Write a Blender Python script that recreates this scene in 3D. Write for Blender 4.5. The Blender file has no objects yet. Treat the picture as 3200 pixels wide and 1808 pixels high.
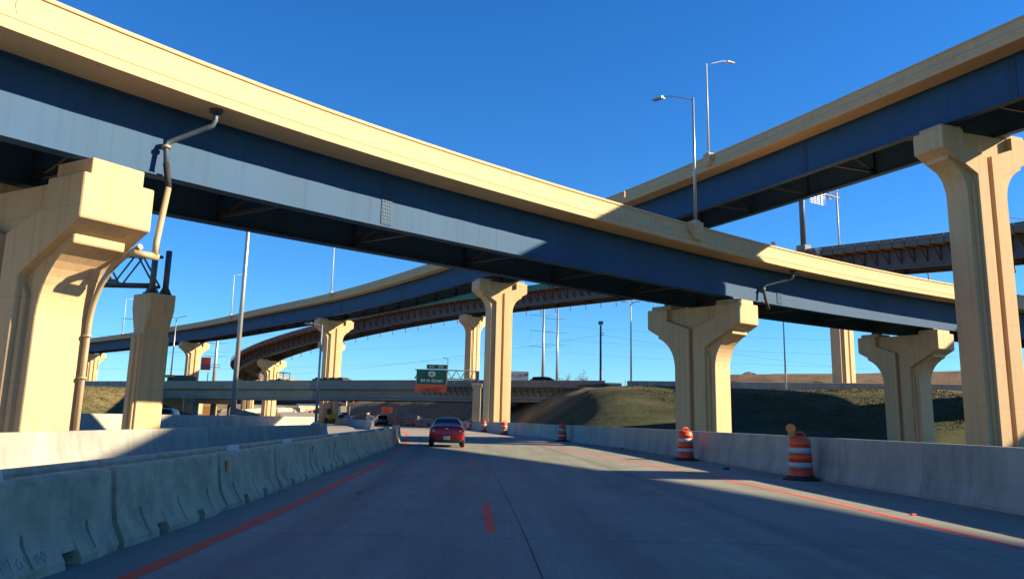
import bpy, math, random
import numpy as np
from mathutils import Vector, Matrix
random.seed(11)
scn = bpy.context.scene
COL = scn.collection

# ------------------------------------------------------------------ camera
cam = bpy.data.cameras.new("camera")
camo = bpy.data.objects.new("camera", cam)
COL.objects.link(camo)
scn.camera = camo
camo.matrix_world = Matrix(((0.99974, -0.02278, 0.0, 0.0),
                            (-0.004545, -0.19945, -0.97990, 0.0),
                            (0.022324, 0.97964, -0.19950, 1.4),
                            (0, 0, 0, 1)))
cam.sensor_width = 36.0
cam.lens = 30.16
cam.shift_y = -0.0434
cam.clip_start = 0.1
cam.clip_end = 9000

# ------------------------------------------------------------------ sky, sun, exposure
SUN_EL = math.radians(26.8)
SUN_AZ = math.radians(91.5)          # from +Y towards +X
world = bpy.data.worlds.new("World")
scn.world = world
world.use_nodes = True
wn = world.node_tree.nodes
wl = world.node_tree.links
sky = wn.new("ShaderNodeTexSky")
sky.sky_type = 'NISHITA'
sky.sun_disc = False
sky.sun_elevation = SUN_EL
sky.sun_rotation = SUN_AZ
sky.altitude = 200
sky.air_density = 1.0
sky.dust_density = 0.0
sky.ozone_density = 4.0
hs = wn.new("ShaderNodeHueSaturation")
hs.inputs['Saturation'].default_value = 1.22
bg = wn["Background"]
wl.new(sky.outputs[0], hs.inputs['Color'])
wb_ = wn.new("ShaderNodeMix"); wb_.data_type = 'RGBA'; wb_.blend_type = 'MULTIPLY'   # camera white balance of the clear sky
wb_.inputs[0].default_value = 1.0
wb_.inputs[7].default_value = (0.56, 0.98, 1.30, 1)
wl.new(hs.outputs[0], wb_.inputs[6])
wl.new(wb_.outputs[2], bg.inputs[0])
bg.inputs[1].default_value = 0.052
sl = bpy.data.lights.new("sun", 'SUN')
sl.energy = 5.0
sl.angle = math.radians(0.53)
sl.color = (1.0, 0.83, 0.56)
slo = bpy.data.objects.new("sun", sl)
COL.objects.link(slo)
sdir = Vector((math.sin(SUN_AZ) * math.cos(SUN_EL), math.cos(SUN_AZ) * math.cos(SUN_EL), math.sin(SUN_EL)))
slo.rotation_euler = (-sdir).to_track_quat('-Z', 'Y').to_euler()
slo.location = sdir * 200
scn.view_settings.view_transform = 'Standard'
scn.view_settings.look = 'None'
scn.view_settings.exposure = 1.5
scn.view_settings.gamma = 1.0
scn.view_settings.use_curve_mapping = False

# ------------------------------------------------------------------ materials
ALB = 0.64      # all paints and stones measured on one scale
def _nodes(name):
    m = bpy.data.materials.new(name)
    m.use_nodes = True
    n = m.node_tree.nodes
    return m, n, m.node_tree.links, n["Principled BSDF"]

def mat(name, col, rough=0.6, metal=0.0, var=0.0, scale=3.0, bump=0.0, bscale=40.0, streak=None, spec=0.5, coat=0.0,
        dirt=None, dscale=0.6, dlo=0.5, dhi=0.75, emit=0.0):
    """principled paint / concrete / steel with noise-driven colour variation, stains and relief"""
    col = tuple(c * ALB for c in col)
    if dirt: dirt = tuple(c * ALB for c in dirt)
    m, n, l, b = _nodes(name)
    b.inputs['Roughness'].default_value = rough
    b.inputs['Metallic'].default_value = metal
    b.inputs['Specular IOR Level'].default_value = spec
    b.inputs['Coat Weight'].default_value = coat
    c4 = (col[0], col[1], col[2], 1)
    b.inputs['Base Color'].default_value = c4
    if emit:
        b.inputs['Emission Color'].default_value = c4
        b.inputs['Emission Strength'].default_value = emit
    tc = n.new("ShaderNodeTexCoord")
    src = tc.outputs['Object']
    if streak:
        mp = n.new("ShaderNodeMapping")
        mp.inputs['Scale'].default_value = streak
        l.new(src, mp.inputs[0]); ssrc = mp.outputs[0]
    else:
        ssrc = src
    out = None
    if var:
        nz = n.new("ShaderNodeTexNoise"); nz.inputs['Scale'].default_value = scale
        nz.inputs['Detail'].default_value = 6; nz.inputs['Roughness'].default_value = 0.62
        l.new(ssrc, nz.inputs['Vector'])
        mr = n.new("ShaderNodeMapRange")
        mr.inputs[1].default_value = 0.25; mr.inputs[2].default_value = 0.75
        mr.inputs[3].default_value = 1 - var; mr.inputs[4].default_value = 1 + var
        l.new(nz.outputs[0], mr.inputs[0])
        mx = n.new("ShaderNodeMix"); mx.data_type = 'RGBA'; mx.blend_type = 'MULTIPLY'
        mx.inputs[0].default_value = 1; mx.inputs[6].default_value = c4
        l.new(mr.outputs[0], mx.inputs[7]); out = mx.outputs[2]
    if dirt:
        nd = n.new("ShaderNodeTexNoise"); nd.inputs['Scale'].default_value = dscale
        nd.inputs['Detail'].default_value = 8; nd.inputs['Roughness'].default_value = 0.7
        l.new(ssrc, nd.inputs['Vector'])
        rr = n.new("ShaderNodeMapRange"); rr.inputs[1].default_value = dlo; rr.inputs[2].default_value = dhi
        l.new(nd.outputs[0], rr.inputs[0])
        mx2 = n.new("ShaderNodeMix"); mx2.data_type = 'RGBA'
        l.new(rr.outputs[0], mx2.inputs[0])
        if out: l.new(out, mx2.inputs[6])
        else: mx2.inputs[6].default_value = c4
        mx2.inputs[7].default_value = (dirt[0], dirt[1], dirt[2], 1)
        out = mx2.outputs[2]
    if out: l.new(out, b.inputs['Base Color'])
    if bump:
        nb = n.new("ShaderNodeTexNoise"); nb.inputs['Scale'].default_value = bscale
        nb.inputs['Detail'].default_value = 4
        l.new(src, nb.inputs['Vector'])
        bp = n.new("ShaderNodeBump"); bp.inputs['Strength'].default_value = bump
        bp.inputs['Distance'].default_value = 0.02
        l.new(nb.outputs[0], bp.inputs['Height']); l.new(bp.outputs[0], b.inputs['Normal'])
    return m

TAN = mat("tan_stained_concrete", (0.86, 0.575, 0.30), 0.78, var=0.07, scale=1.4, bump=0.25, bscale=14, streak=(1, 1, 0.35),
          dirt=(0.69, 0.45, 0.23), dscale=0.35, dlo=0.55, dhi=0.85)
TAN2 = mat("tan_parapet_concrete", (0.85, 0.57, 0.30), 0.78, var=0.05, scale=0.8, bump=0.2, bscale=12,
           dirt=(0.70, 0.46, 0.24), dscale=0.25, dlo=0.55, dhi=0.8)
STEEL = mat("slate_blue_painted_steel", (0.040, 0.118, 0.255), 0.6, spec=0.14, var=0.13, scale=0.35, streak=(1, 1, 0.6), bump=0.12, bscale=3,
            dirt=(0.048, 0.112, 0.22), dscale=0.9, dlo=0.5, dhi=0.8)
STEEL_D = mat("dark_bracing_steel", (0.06, 0.075, 0.10), 0.5, var=0.1, scale=1.5)
STEEL_G = mat("primer_grey_steel", (0.15, 0.15, 0.165), 0.6, spec=0.25, var=0.15, scale=0.3)
WALLC = mat("grey_barrier_concrete", (0.48, 0.455, 0.385), 0.8, var=0.24, scale=0.9, streak=(1, 1, 0.4), bump=0.35, bscale=25,
            dirt=(0.29, 0.275, 0.245), dscale=1.1, dlo=0.5, dhi=0.72)
PRECAST = mat("weathered_precast_concrete", (0.72, 0.52, 0.33), 0.85, var=0.30, scale=2.6, bump=0.6, bscale=30,
              dirt=(0.40, 0.29, 0.19), dscale=1.7, dlo=0.5, dhi=0.74)
DCONC = mat("overpass_concrete", (0.52, 0.44, 0.30), 0.8, var=0.14, scale=0.5, dirt=(0.38, 0.33, 0.24), dscale=0.3)
CCONC = mat("new_grey_concrete", (0.32, 0.295, 0.245), 0.8, var=0.15, scale=0.6)
PLY = mat("brown_formwork_plywood", (0.34, 0.165, 0.075), 0.75, var=0.3, scale=0.7)
RUST = mat("rusty_bracket_steel", (0.15, 0.055, 0.038), 0.7, var=0.3, scale=2)
GREENNET = mat("green_safety_netting", (0.03, 0.27, 0.19), 0.8, var=0.2, scale=1.2)
GALV = mat("galvanised_pole_steel", (0.60, 0.60, 0.60), 0.35, metal=0.55, var=0.1, scale=2, streak=(1, 1, 0.15))
GALVD = mat("dull_galvanised_steel", (0.16, 0.185, 0.22), 0.5, metal=0.4, var=0.12, scale=2)
WHITEP = mat("white_steel_paint", (0.72, 0.73, 0.75), 0.4)
LENS = mat("lamp_lens", (0.35, 0.36, 0.38), 0.25)
RUBBER = mat("black_rubber", (0.022, 0.022, 0.024), 0.8, var=0.3, scale=8)
ORANGE = mat("orange_drum_plastic", (1.15, 0.085, 0.015), 0.5, var=0.12, scale=5, dirt=(0.8, 0.07, 0.02), dscale=4, dlo=0.55, dhi=0.8)
ORANGER = mat("orange_reflective_sheeting", (1.4, 0.13, 0.012), 0.4, var=0.08, scale=8)
WHITER = mat("white_reflective_sheeting", (0.66, 0.66, 0.66), 0.4, var=0.1, scale=8)
AMBER = mat("amber_lens", (1.3, 0.26, 0.01), 0.35, coat=0.2)
REFO = mat("orange_reflector", (0.72, 0.21, 0.03), 0.4)
REFW = mat("white_reflector", (0.72, 0.73, 0.72), 0.45)
LINE = mat("orange_lane_paint", (1.2, 0.07, 0.022), 0.7, var=0.15, scale=3, dirt=(0.75, 0.12, 0.06), dscale=9, dlo=0.58, dhi=0.70)
SEAL = mat("dark_joint_sealant", (0.03, 0.03, 0.032), 0.7)
PVC = mat("tan_painted_pipe", (0.55, 0.42, 0.25), 0.55, var=0.1, scale=3)
PIPEB = mat("grey_blue_pipe", (0.10, 0.14, 0.19), 0.5, var=0.25, scale=3)
SIGNG = mat("green_sign_sheeting", (0.0, 0.14, 0.085), 0.45)
SIGNW = mat("white_sign_sheeting", (0.78, 0.80, 0.80), 0.45)
SIGNO = mat("orange_sign_sheeting", (0.80, 0.11, 0.025), 0.5)
BLACK = mat("black_print", (0.015, 0.015, 0.015), 0.6)
WOOD = mat("weathered_wood", (0.13, 0.085, 0.055), 0.85, var=0.25, scale=3, streak=(1, 1, 0.15))
YELLOW = mat("yellow_machine_paint", (0.62, 0.36, 0.03), 0.5, var=0.15, scale=2)
GRAVEL = mat("pale_gravel", (0.36, 0.30, 0.22), 0.95, var=0.35, scale=1.2, bump=1.0, bscale=4)
RUBBLE = mat("dark_broken_soil", (0.12, 0.095, 0.075), 0.95, var=0.4, scale=1.5, bump=1.0, bscale=5)
GLASS = mat("tinted_car_glass", (0.010, 0.013, 0.016), 0.15, spec=0.25)
TAIL = mat("red_tail_lens", (0.42, 0.012, 0.02), 0.12, coat=0.6)
CHROME = mat("bright_chrome", (0.7, 0.7, 0.7), 0.2, metal=1.0)
REDP = mat("metallic_red_car_paint", (0.42, 0.008, 0.024), 0.35, metal=0.2, coat=0.35, var=0.05, scale=2)
BLKP = mat("black_car_paint", (0.012, 0.014, 0.02), 0.3, coat=0.8)
SILP = mat("silver_car_paint", (0.42, 0.43, 0.45), 0.3, metal=0.5, coat=0.6)
BLUP = mat("dark_blue_car_paint", (0.02, 0.035, 0.085), 0.3, coat=0.8)
WHTP = mat("white_truck_paint", (0.62, 0.62, 0.6), 0.4)
TWIG = mat("bare_brown_twigs", (0.16, 0.11, 0.07), 0.9)
BANNER_R = mat("red_billboard_print", (0.42, 0.05, 0.05), 0.6)
BANNER_B = mat("blue_billboard_print", (0.05, 0.08, 0.36), 0.6)
TEAL = mat("teal_print", (0.03, 0.42, 0.62), 0.6)
GREYP = mat("grey_print", (0.2, 0.21, 0.22), 0.6)
BLUEBOX = mat("blue_container_paint", (0.05, 0.12, 0.30), 0.6, var=0.1)
WIRE = mat("dull_wire", (0.08, 0.09, 0.11), 0.6)
MAGENTA = mat("faded_pink_chalk", (0.62, 0.52, 0.58), 0.9)

def form_lines(m, step=2.44, dark=0.84, run=0.74):
    """horizontal pour joints, tie holes and rain streaks on board-formed concrete"""
    n = m.node_tree.nodes; l = m.node_tree.links; b = n["Principled BSDF"]
    src = b.inputs['Base Color'].links[0].from_socket
    tc = n.new("ShaderNodeTexCoord"); sp = n.new("ShaderNodeSeparateXYZ"); l.new(tc.outputs['Object'], sp.inputs[0])
    def mth(op, a, c=None, d=None):
        k = n.new("ShaderNodeMath"); k.operation = op
        for i, v in enumerate((a, c, d)):
            if v is None: continue
            if hasattr(v, 'links'): l.new(v, k.inputs[i])
            else: k.inputs[i].default_value = v
        return k.outputs[0]
    wob = n.new("ShaderNodeTexNoise"); wob.inputs['Scale'].default_value = 0.7; l.new(tc.outputs['Object'], wob.inputs['Vector'])
    z = mth('MULTIPLY_ADD', wob.outputs[0], 0.04, sp.outputs[2])
    fz = mth('ABSOLUTE', mth('SUBTRACT', mth('FRACT', mth('DIVIDE', z, step)), 0.5))
    line = mth('GREATER_THAN', fz, 0.4935)
    mp = n.new("ShaderNodeMapping"); mp.inputs['Scale'].default_value = (3.2, 3.2, 0.10); l.new(tc.outputs['Object'], mp.inputs[0])
    st = n.new("ShaderNodeTexNoise"); st.inputs['Scale'].default_value = 1.3; st.inputs['Detail'].default_value = 7; l.new(mp.outputs[0], st.inputs['Vector'])
    mr = n.new("ShaderNodeMapRange"); mr.inputs[1].default_value = 0.52; mr.inputs[2].default_value = 0.78; mr.inputs[3].default_value = 1.0; mr.inputs[4].default_value = run
    l.new(st.outputs[0], mr.inputs[0])
    f = mth('MULTIPLY', mr.outputs[0], mth('SUBTRACT', 1.0, mth('MULTIPLY', line, 1 - dark)))
    mx = n.new("ShaderNodeMix"); mx.data_type = 'RGBA'; mx.blend_type = 'MULTIPLY'; mx.inputs[0].default_value = 1
    l.new(src, mx.inputs[6]); l.new(f, mx.inputs[7]); l.new(mx.outputs[2], b.inputs['Base Color'])
form_lines(TAN)
form_lines(TAN2, 60.0, 1.0, 0.86)
form_lines(WALLC, 30.0, 1.0, 0.84)
form_lines(PRECAST, 30.0, 1.0, 0.88)
form_lines(STEEL, 60.0, 1.0, 0.80)

def pavement_mat(name, base, tined):
    """concrete carriageway: UV u = metres across, v = metres along; worn wheel paths, tining, stains"""
    m, n, l, b = _nodes(name)
    b.inputs['Roughness'].default_value = 0.78
    uv = n.new("ShaderNodeUVMap"); uv.uv_map = "uv"
    def noise(scale, sc, detail=6, rough=0.6):
        mp = n.new("ShaderNodeMapping"); mp.inputs['Scale'].default_value = sc
        l.new(uv.outputs[0], mp.inputs[0])
        z = n.new("ShaderNodeTexNoise"); z.inputs['Scale'].default_value = scale
        z.inputs['Detail'].default_value = detail; z.inputs['Roughness'].default_value = rough
        l.new(mp.outputs[0], z.inputs['Vector'])
        return z.outputs[0]
    def rng(s, a, c, lo, hi):
        r = n.new("ShaderNodeMapRange"); r.inputs[1].default_value = a; r.inputs[2].default_value = c
        r.inputs[3].default_value = lo; r.inputs[4].default_value = hi
        l.new(s, r.inputs[0]); return r.outputs[0]
    def mul(a, c):
        k = n.new("ShaderNodeMath"); k.operation = 'MULTIPLY'; l.new(a, k.inputs[0]); l.new(c, k.inputs[1]); return k.outputs[0]
    streaks = rng(noise(1.0, (2.0, 0.06, 1), 6, 0.7), 0.3, 0.7, 0.80, 1.14)
    fine = rng(noise(1.0, (22, 1.2, 1), 4, 0.7), 0.3, 0.7, 0.86, 1.12)
    blot = rng(noise(0.55, (1, 0.6, 1), 9, 0.72), 0.3, 0.7, 0.78, 1.16)
    grit = rng(noise(28, (1, 0.6, 1), 4, 0.8), 0.3, 0.7, 0.86, 1.12)
    drips = rng(noise(5.0, (1, 0.5, 1), 3, 0.5), 0.70, 0.76, 1.0, 0.55)
    f = mul(mul(mul(streaks, fine), mul(blot, grit)), drips)
    sep = n.new("ShaderNodeSeparateXYZ"); l.new(uv.outputs[0], sep.inputs[0])
    mx = n.new("ShaderNodeMix"); mx.data_type = 'RGBA'; mx.blend_type = 'MULTIPLY'
    mx.inputs[0].default_value = 1; mx.inputs[6].default_value = (*base, 1)
    l.new(f, mx.inputs[7])
    # tyre-rubbed wheel paths and an old dark seam, ragged by noise
    at2 = n.new("ShaderNodeAttribute"); at2.attribute_name = "rub"
    sx2 = n.new("ShaderNodeSeparateXYZ"); l.new(at2.outputs['Vector'], sx2.inputs[0])
    rg = mul(sx2.outputs[0], rng(noise(0.8, (2.5, 0.12, 1), 7, 0.75), 0.3, 0.62, 0.15, 1.0))
    m3 = n.new("ShaderNodeMix"); m3.data_type = 'RGBA'
    l.new(rg, m3.inputs[0]); l.new(mx.outputs[2], m3.inputs[6]); m3.inputs[7].default_value = (base[0] * 0.45, base[1] * 0.45, base[2] * 0.45, 1)
    l.new(m3.outputs[2], b.inputs['Base Color'])
    if tined:
        wv = n.new("ShaderNodeTexWave"); wv.wave_type = 'BANDS'; wv.bands_direction = 'X'
        wv.inputs['Scale'].default_value = 6.5; wv.inputs['Distortion'].default_value = 0.6
        wv.inputs['Detail'].default_value = 2
        l.new(uv.outputs[0], wv.inputs['Vector'])
        ad = n.new("ShaderNodeMath"); ad.operation = 'ADD'
        gb = rng(noise(45, (1, 0.6, 1), 3), 0.2, 0.8, 0, 1.2)
        l.new(wv.outputs[0], ad.inputs[0]); l.new(gb, ad.inputs[1])
        bp = n.new("ShaderNodeBump"); bp.inputs['Strength'].default_value = 0.22; bp.inputs['Distance'].default_value = 0.006
        l.new(ad.outputs[0], bp.inputs['Height']); l.new(bp.outputs[0], b.inputs['Normal'])
    return m
ROADM = pavement_mat("tined_concrete_pavement", (0.197, 0.196, 0.155), True)
ROADF = pavement_mat("far_concrete_pavement", (0.24, 0.222, 0.185), False)

def ground_mat():
    m, n, l, b = _nodes("earth_and_grass")
    b.inputs['Roughness'].default_value = 0.95
    b.inputs['Specular IOR Level'].default_value = 0.15
    at = n.new("ShaderNodeAttribute"); at.attribute_name = "tint"
    tc = n.new("ShaderNodeTexCoord")
    def nz(s, d=8, r=0.65):
        z = n.new("ShaderNodeTexNoise"); z.inputs['Scale'].default_value = s; z.inputs['Detail'].default_value = d
        z.inputs['Roughness'].default_value = r; l.new(tc.outputs['Object'], z.inputs['Vector']); return z.outputs[0]
    def rng(s, a, c, lo, hi):
        r = n.new("ShaderNodeMapRange"); r.inputs[1].default_value = a; r.inputs[2].default_value = c
        r.inputs[3].default_value = lo; r.inputs[4].default_value = hi; l.new(s, r.inputs[0]); return r.outputs[0]
    k = n.new("ShaderNodeMath"); k.operation = 'MULTIPLY'
    l.new(rng(nz(0.35), 0.3, 0.7, 0.6, 1.35), k.inputs[0]); l.new(rng(nz(2.2), 0.3, 0.7, 0.65, 1.3), k.inputs[1])
    mx = n.new("ShaderNodeMix"); mx.data_type = 'RGBA'; mx.blend_type = 'MULTIPLY'; mx.inputs[0].default_value = 1
    l.new(at.outputs['Color'], mx.inputs[6]); l.new(k.outputs[0], mx.inputs[7])
    m2 = n.new("ShaderNodeMix"); m2.data_type = 'RGBA'
    l.new(rng(nz(0.12), 0.5, 0.68, 0, 0.6), m2.inputs[0]); l.new(mx.outputs[2], m2.inputs[6])
    m2.inputs[7].default_value = (0.115, 0.09, 0.05, 1)
    l.new(m2.outputs[2], b.inputs['Base Color'])
    bp = n.new("ShaderNodeBump"); bp.inputs['Strength'].default_value = 0.8; bp.inputs['Distance'].default_value = 0.25
    l.new(nz(1.6, 8, 0.75), bp.inputs['Height']); l.new(bp.outputs[0], b.inputs['Normal'])
    return m
GROUND = ground_mat()

# ------------------------------------------------------------------ mesh building
class MB:
    def __init__(s):
        s.v = []; s.f = []; s.sm = []; s.uv = {}
    def add(s, verts, faces, smooth=False):
        o = len(s.v)
        s.v += [tuple(p) for p in verts]
        for f in faces:
            s.f.append(tuple(i + o for i in f)); s.sm.append(smooth)
        return o
    def box(s, c, d, rz=0.0, M=None):
        hx, hy, hz = d[0] / 2, d[1] / 2, d[2] / 2
        vs = [Vector((x, y, z)) for z in (-hz, hz) for y in (-hy, hy) for x in (-hx, hx)]
        if M is None: M = Matrix.Rotation(rz, 3, 'Z')
        vs = [M @ p + Vector(c) for p in vs]
        s.add(vs, [(0, 2, 3, 1), (4, 5, 7, 6), (0, 1, 5, 4), (2, 6, 7, 3), (0, 4, 6, 2), (1, 3, 7, 5)])
        return s
    def bar(s, a, b, w, h=None, up=(0, 0, 1)):
        a = Vector(a); b = Vector(b); d = b - a; L = d.length
        if L < 1e-6: return s
        y = d / L; u = Vector(up)
        if abs(y.dot(u)) > 0.98: u = Vector((1, 0, 0))
        x = y.cross(u).normalized(); z = x.cross(y)
        M = Matrix((x, y, z)).transposed()
        return s.box((a + b) / 2, (w, L, h or w), M=M)
    def tube(s, pts, r, n=8, cap=True):
        P = [Vector(p) for p in pts]; R = r if isinstance(r, (list, tuple)) else [r] * len(P)
        rings = []
        ref = None
        for i, p in enumerate(P):
            t = (P[min(i + 1, len(P) - 1)] - P[max(i - 1, 0)]).normalized()
            if ref is None:
                ref = Vector((1, 0, 0)) if abs(t.x) < 0.8 else Vector((0, 1, 0))
            x = (ref - t * ref.dot(t)).normalized(); ref = x
            y = t.cross(x)
            rings.append([p + (x * math.cos(2 * math.pi * k / n) + y * math.sin(2 * math.pi * k / n)) * R[i] for k in range(n)])
        vs = [q for ring in rings for q in ring]
        fs = []
        for i in range(len(P) - 1):
            for k in range(n):
                fs.append((i * n + k, i * n + (k + 1) % n, (i + 1) * n + (k + 1) % n, (i + 1) * n + k))
        o = s.add(vs, fs, True)
        if cap:
            m = (len(P) - 1) * n
            s.f.append(tuple(o + k for k in reversed(range(n)))); s.sm.append(False)
            s.f.append(tuple(o + m + k for k in range(n))); s.sm.append(False)
        return s
    def lathe(s, prof, n=20, c=(0, 0, 0), smooth=True):
        vs = []; fs = []
        for (r, z) in prof:
            for k in range(n):
                a = 2 * math.pi * k / n
                vs.append((c[0] + r * math.cos(a), c[1] + r * math.sin(a), c[2] + z))
        for i in range(len(prof) - 1):
            for k in range(n):
                fs.append((i * n + k, i * n + (k + 1) % n, (i + 1) * n + (k + 1) % n, (i + 1) * n + k))
        s.add(vs, fs, smooth)
        return s
    def prism(s, poly, y0, y1, M=None):
        """polygon in (x,z) extruded along y"""
        n = len(poly)
        vs = [Vector((x, y0, z)) for x, z in poly] + [Vector((x, y1, z)) for x, z in poly]
        if M is not None: vs = [M @ p for p in vs]
        fs = [tuple(range(n)), tuple(reversed(range(n, 2 * n)))]
        for i in range(n):
            j = (i + 1) % n
            fs.append((i, n + i, n + j, j))
        s.add(vs, fs)
        return s
    def sweep(s, prof, path, side=1, cap=True, closed=True):
        """prof: (u,v) u = inward from the path (side=+1: to the left of travel), v = up"""
        fr = frames(path, side)
        n = len(prof); vs = []; fs = []
        for p, nm in fr:
            for u, v in prof:
                vs.append((p[0] + nm[0] * u, p[1] + nm[1] * u, p[2] + v))
        m = n if closed else n - 1
        for i in range(len(fr) - 1):
            for k in range(m):
                a, b2 = i * n + k, i * n + (k + 1) % n
                f = (a, b2, b2 + n, a + n)
                fs.append(f if side > 0 else f[::-1])
        if cap and closed:
            e = (len(fr) - 1) * n
            c1 = tuple(reversed(range(n))); c2 = tuple(range(e, e + n))
            fs += [c1, c2] if side > 0 else [c1[::-1], c2[::-1]]
        s.add(vs, fs)
        return s
    def mesh(s, name, m, origin=(0, 0, 0), recalc=True):
        me = bpy.data.meshes.new(name)
        o = origin
        me.from_pydata([(p[0] - o[0], p[1] - o[1], p[2] - o[2]) for p in s.v], [], s.f)
        me.polygons.foreach_set("use_smooth", s.sm)
        if recalc:
            import bmesh
            bm = bmesh.new(); bm.from_mesh(me)
            bmesh.ops.recalc_face_normals(bm, faces=bm.faces)
            bm.to_mesh(me); bm.free()
        me.materials.append(m)
        me.update()
        return me
    def build(s, name, m, parent=None, origin=None, bevel=0.0, recalc=True):
        if origin is None:
            origin = parent.get("_o", (0, 0, 0)) if parent is not None else (0, 0, 0)
        me = s.mesh(name, m, origin, recalc)
        ob = bpy.data.objects.new(name, me)
        COL.objects.link(ob)
        if parent is not None: ob.parent = parent
        if bevel:
            bv = ob.modifiers.new("bevel", 'BEVEL'); bv.width = bevel; bv.segments = 1
            bv.limit_method = 'ANGLE'; bv.angle_limit = math.radians(28)
        return ob

def link(me, name, parent, loc=(0, 0, 0), rz=0.0, scale=None):
    ob = bpy.data.objects.new(name, me)
    COL.objects.link(ob)
    ob.parent = parent; ob.location = loc; ob.rotation_euler = (0, 0, rz)
    if scale: ob.scale = scale
    return ob
def tag(o, label, cat, group=None, kind=None):
    if label: o['label'] = label
    if cat: o['category'] = cat
    if group: o['group'] = group
    if kind: o['kind'] = kind
    return o
def thing(name, label, cat, loc=(0, 0, 0), rz=0.0, group=None, world_mesh=False):
    o = bpy.data.objects.new(name, None)
    o.empty_display_size = 0.3
    COL.objects.link(o)
    o.location = loc; o.rotation_euler = (0, 0, rz)
    tag(o, label, cat, group)
    if world_mesh: ORIG[o.name] = tuple(loc)
    return o
ORIG = {}
def wbuild(mb, name, m, parent, **k):
    """mesh given in world coordinates, child of an unrotated empty"""
    return mb.build(name, m, parent, origin=ORIG.get(parent.name, (0, 0, 0)), **k)
def copy_tree(o, loc, rz=None, label=None, group=None):
    c = o.copy(); COL.objects.link(c); c.location = loc
    if rz is not None: c.rotation_euler = (0, 0, rz)
    if label: c['label'] = label
    if group: c['group'] = group
    def rec(src, par):
        for ch in list(src.children):
            d = ch.copy(); COL.objects.link(d); d.parent = par
            rec(ch, d)
    rec(o, c)
    return c

def frames(path, side):
    out = []
    for i, p in enumerate(path):
        a = path[max(i - 1, 0)]; b = path[min(i + 1, len(path) - 1)]
        dx, dy = b[0] - a[0], b[1] - a[1]; L = math.hypot(dx, dy) or 1
        out.append((p, (-dy / L * side, dx / L * side)))
    return out
def spline(pts, step=2.5):
    """Catmull-Rom through the points, resampled at about `step` metres"""
    P = [Vector(p) for p in pts]
    P = [2 * P[0] - P[1]] + P + [2 * P[-1] - P[-2]]
    out = []
    for i in range(1, len(P) - 2):
        p0, p1, p2, p3 = P[i - 1:i + 3]
        n = max(2, int((p2 - p1).length / step))
        for k in range(n):
            t = k / n
            out.append(0.5 * ((2 * p1) + (p2 - p0) * t + (2 * p0 - 5 * p1 + 4 * p2 - p3) * t * t + (3 * p1 - p0 - 3 * p2 + p3) * t ** 3))
    out.append(P[-2])
    return [tuple(p) for p in out]
def smooth_path(path, it=40):
    P = [list(p) for p in path]
    for _ in range(it):
        Q = [list(p) for p in P]
        for i in range(1, len(P) - 1):
            for k in range(3):
                Q[i][k] = 0.25 * P[i - 1][k] + 0.5 * P[i][k] + 0.25 * P[i + 1][k]
        P = Q
    return [tuple(p) for p in P]
def walk(path, step, start=0.0):
    """points every `step` metres: (x,y,z), unit tangent"""
    out = []; d = start; acc = 0.0
    for a, b in zip(path[:-1], path[1:]):
        L = math.hypot(b[0] - a[0], b[1] - a[1])
        while d <= acc + L and L > 0:
            t = (d - acc) / L
            out.append((tuple(a[k] + (b[k] - a[k]) * t for k in range(3)), ((b[0] - a[0]) / L, (b[1] - a[1]) / L)))
            d += step
        acc += L
    return out
def at_y(path, y, key=1):
    for a, b in zip(path[:-1], path[1:]):
        if (a[key] - y) * (b[key] - y) <= 0 and a[key] != b[key]:
            t = (y - a[key]) / (b[key] - a[key])
            L = math.hypot(b[0] - a[0], b[1] - a[1])
            return tuple(a[k] + (b[k] - a[k]) * t for k in range(3)), ((b[0] - a[0]) / L, (b[1] - a[1]) / L)
def interp(tab, y):
    if y <= tab[0][0]: return tab[0][1]
    for (a, u), (b, v) in zip(tab[:-1], tab[1:]):
        if y <= b: return u + (v - u) * (y - a) / (b - a)
    return tab[-1][1]
def smooth_tab(tab, lo, hi, step=1.0, it=30):
    ys = np.arange(lo, hi + step, step); xs = np.array([interp(tab, y) for y in ys])
    for _ in range(it):
        xs[1:-1] = 0.25 * xs[:-2] + 0.5 * xs[1:-1] + 0.25 * xs[2:]
    return list(zip(ys.tolist(), xs.tolist()))
def ss(t):
    t = max(0.0, min(1.0, t)); return t * t * (3 - 2 * t)

FONT_CACHE = {}
def text(body, size, m, parent, name, loc, rot, align='CENTER', thick=0.004, sx=1.0, bold=0.0):
    cu = bpy.data.curves.new("t", 'FONT'); cu.body = body; cu.size = size
    cu.align_x = align; cu.align_y = 'CENTER'; cu.extrude = thick; cu.offset = bold
    to = bpy.data.objects.new("t", cu); COL.objects.link(to)
    bpy.context.view_layer.update()
    dg = bpy.context.evaluated_depsgraph_get()
    me = bpy.data.meshes.new_from_object(to.evaluated_get(dg))
    bpy.data.objects.remove(to)
    me.materials.clear(); me.materials.append(m)
    ob = bpy.data.objects.new(name, me); COL.objects.link(ob)
    ob.parent = parent; ob.location = loc; ob.rotation_euler = rot; ob.scale = (sx, 1, 1)
    return ob

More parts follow.
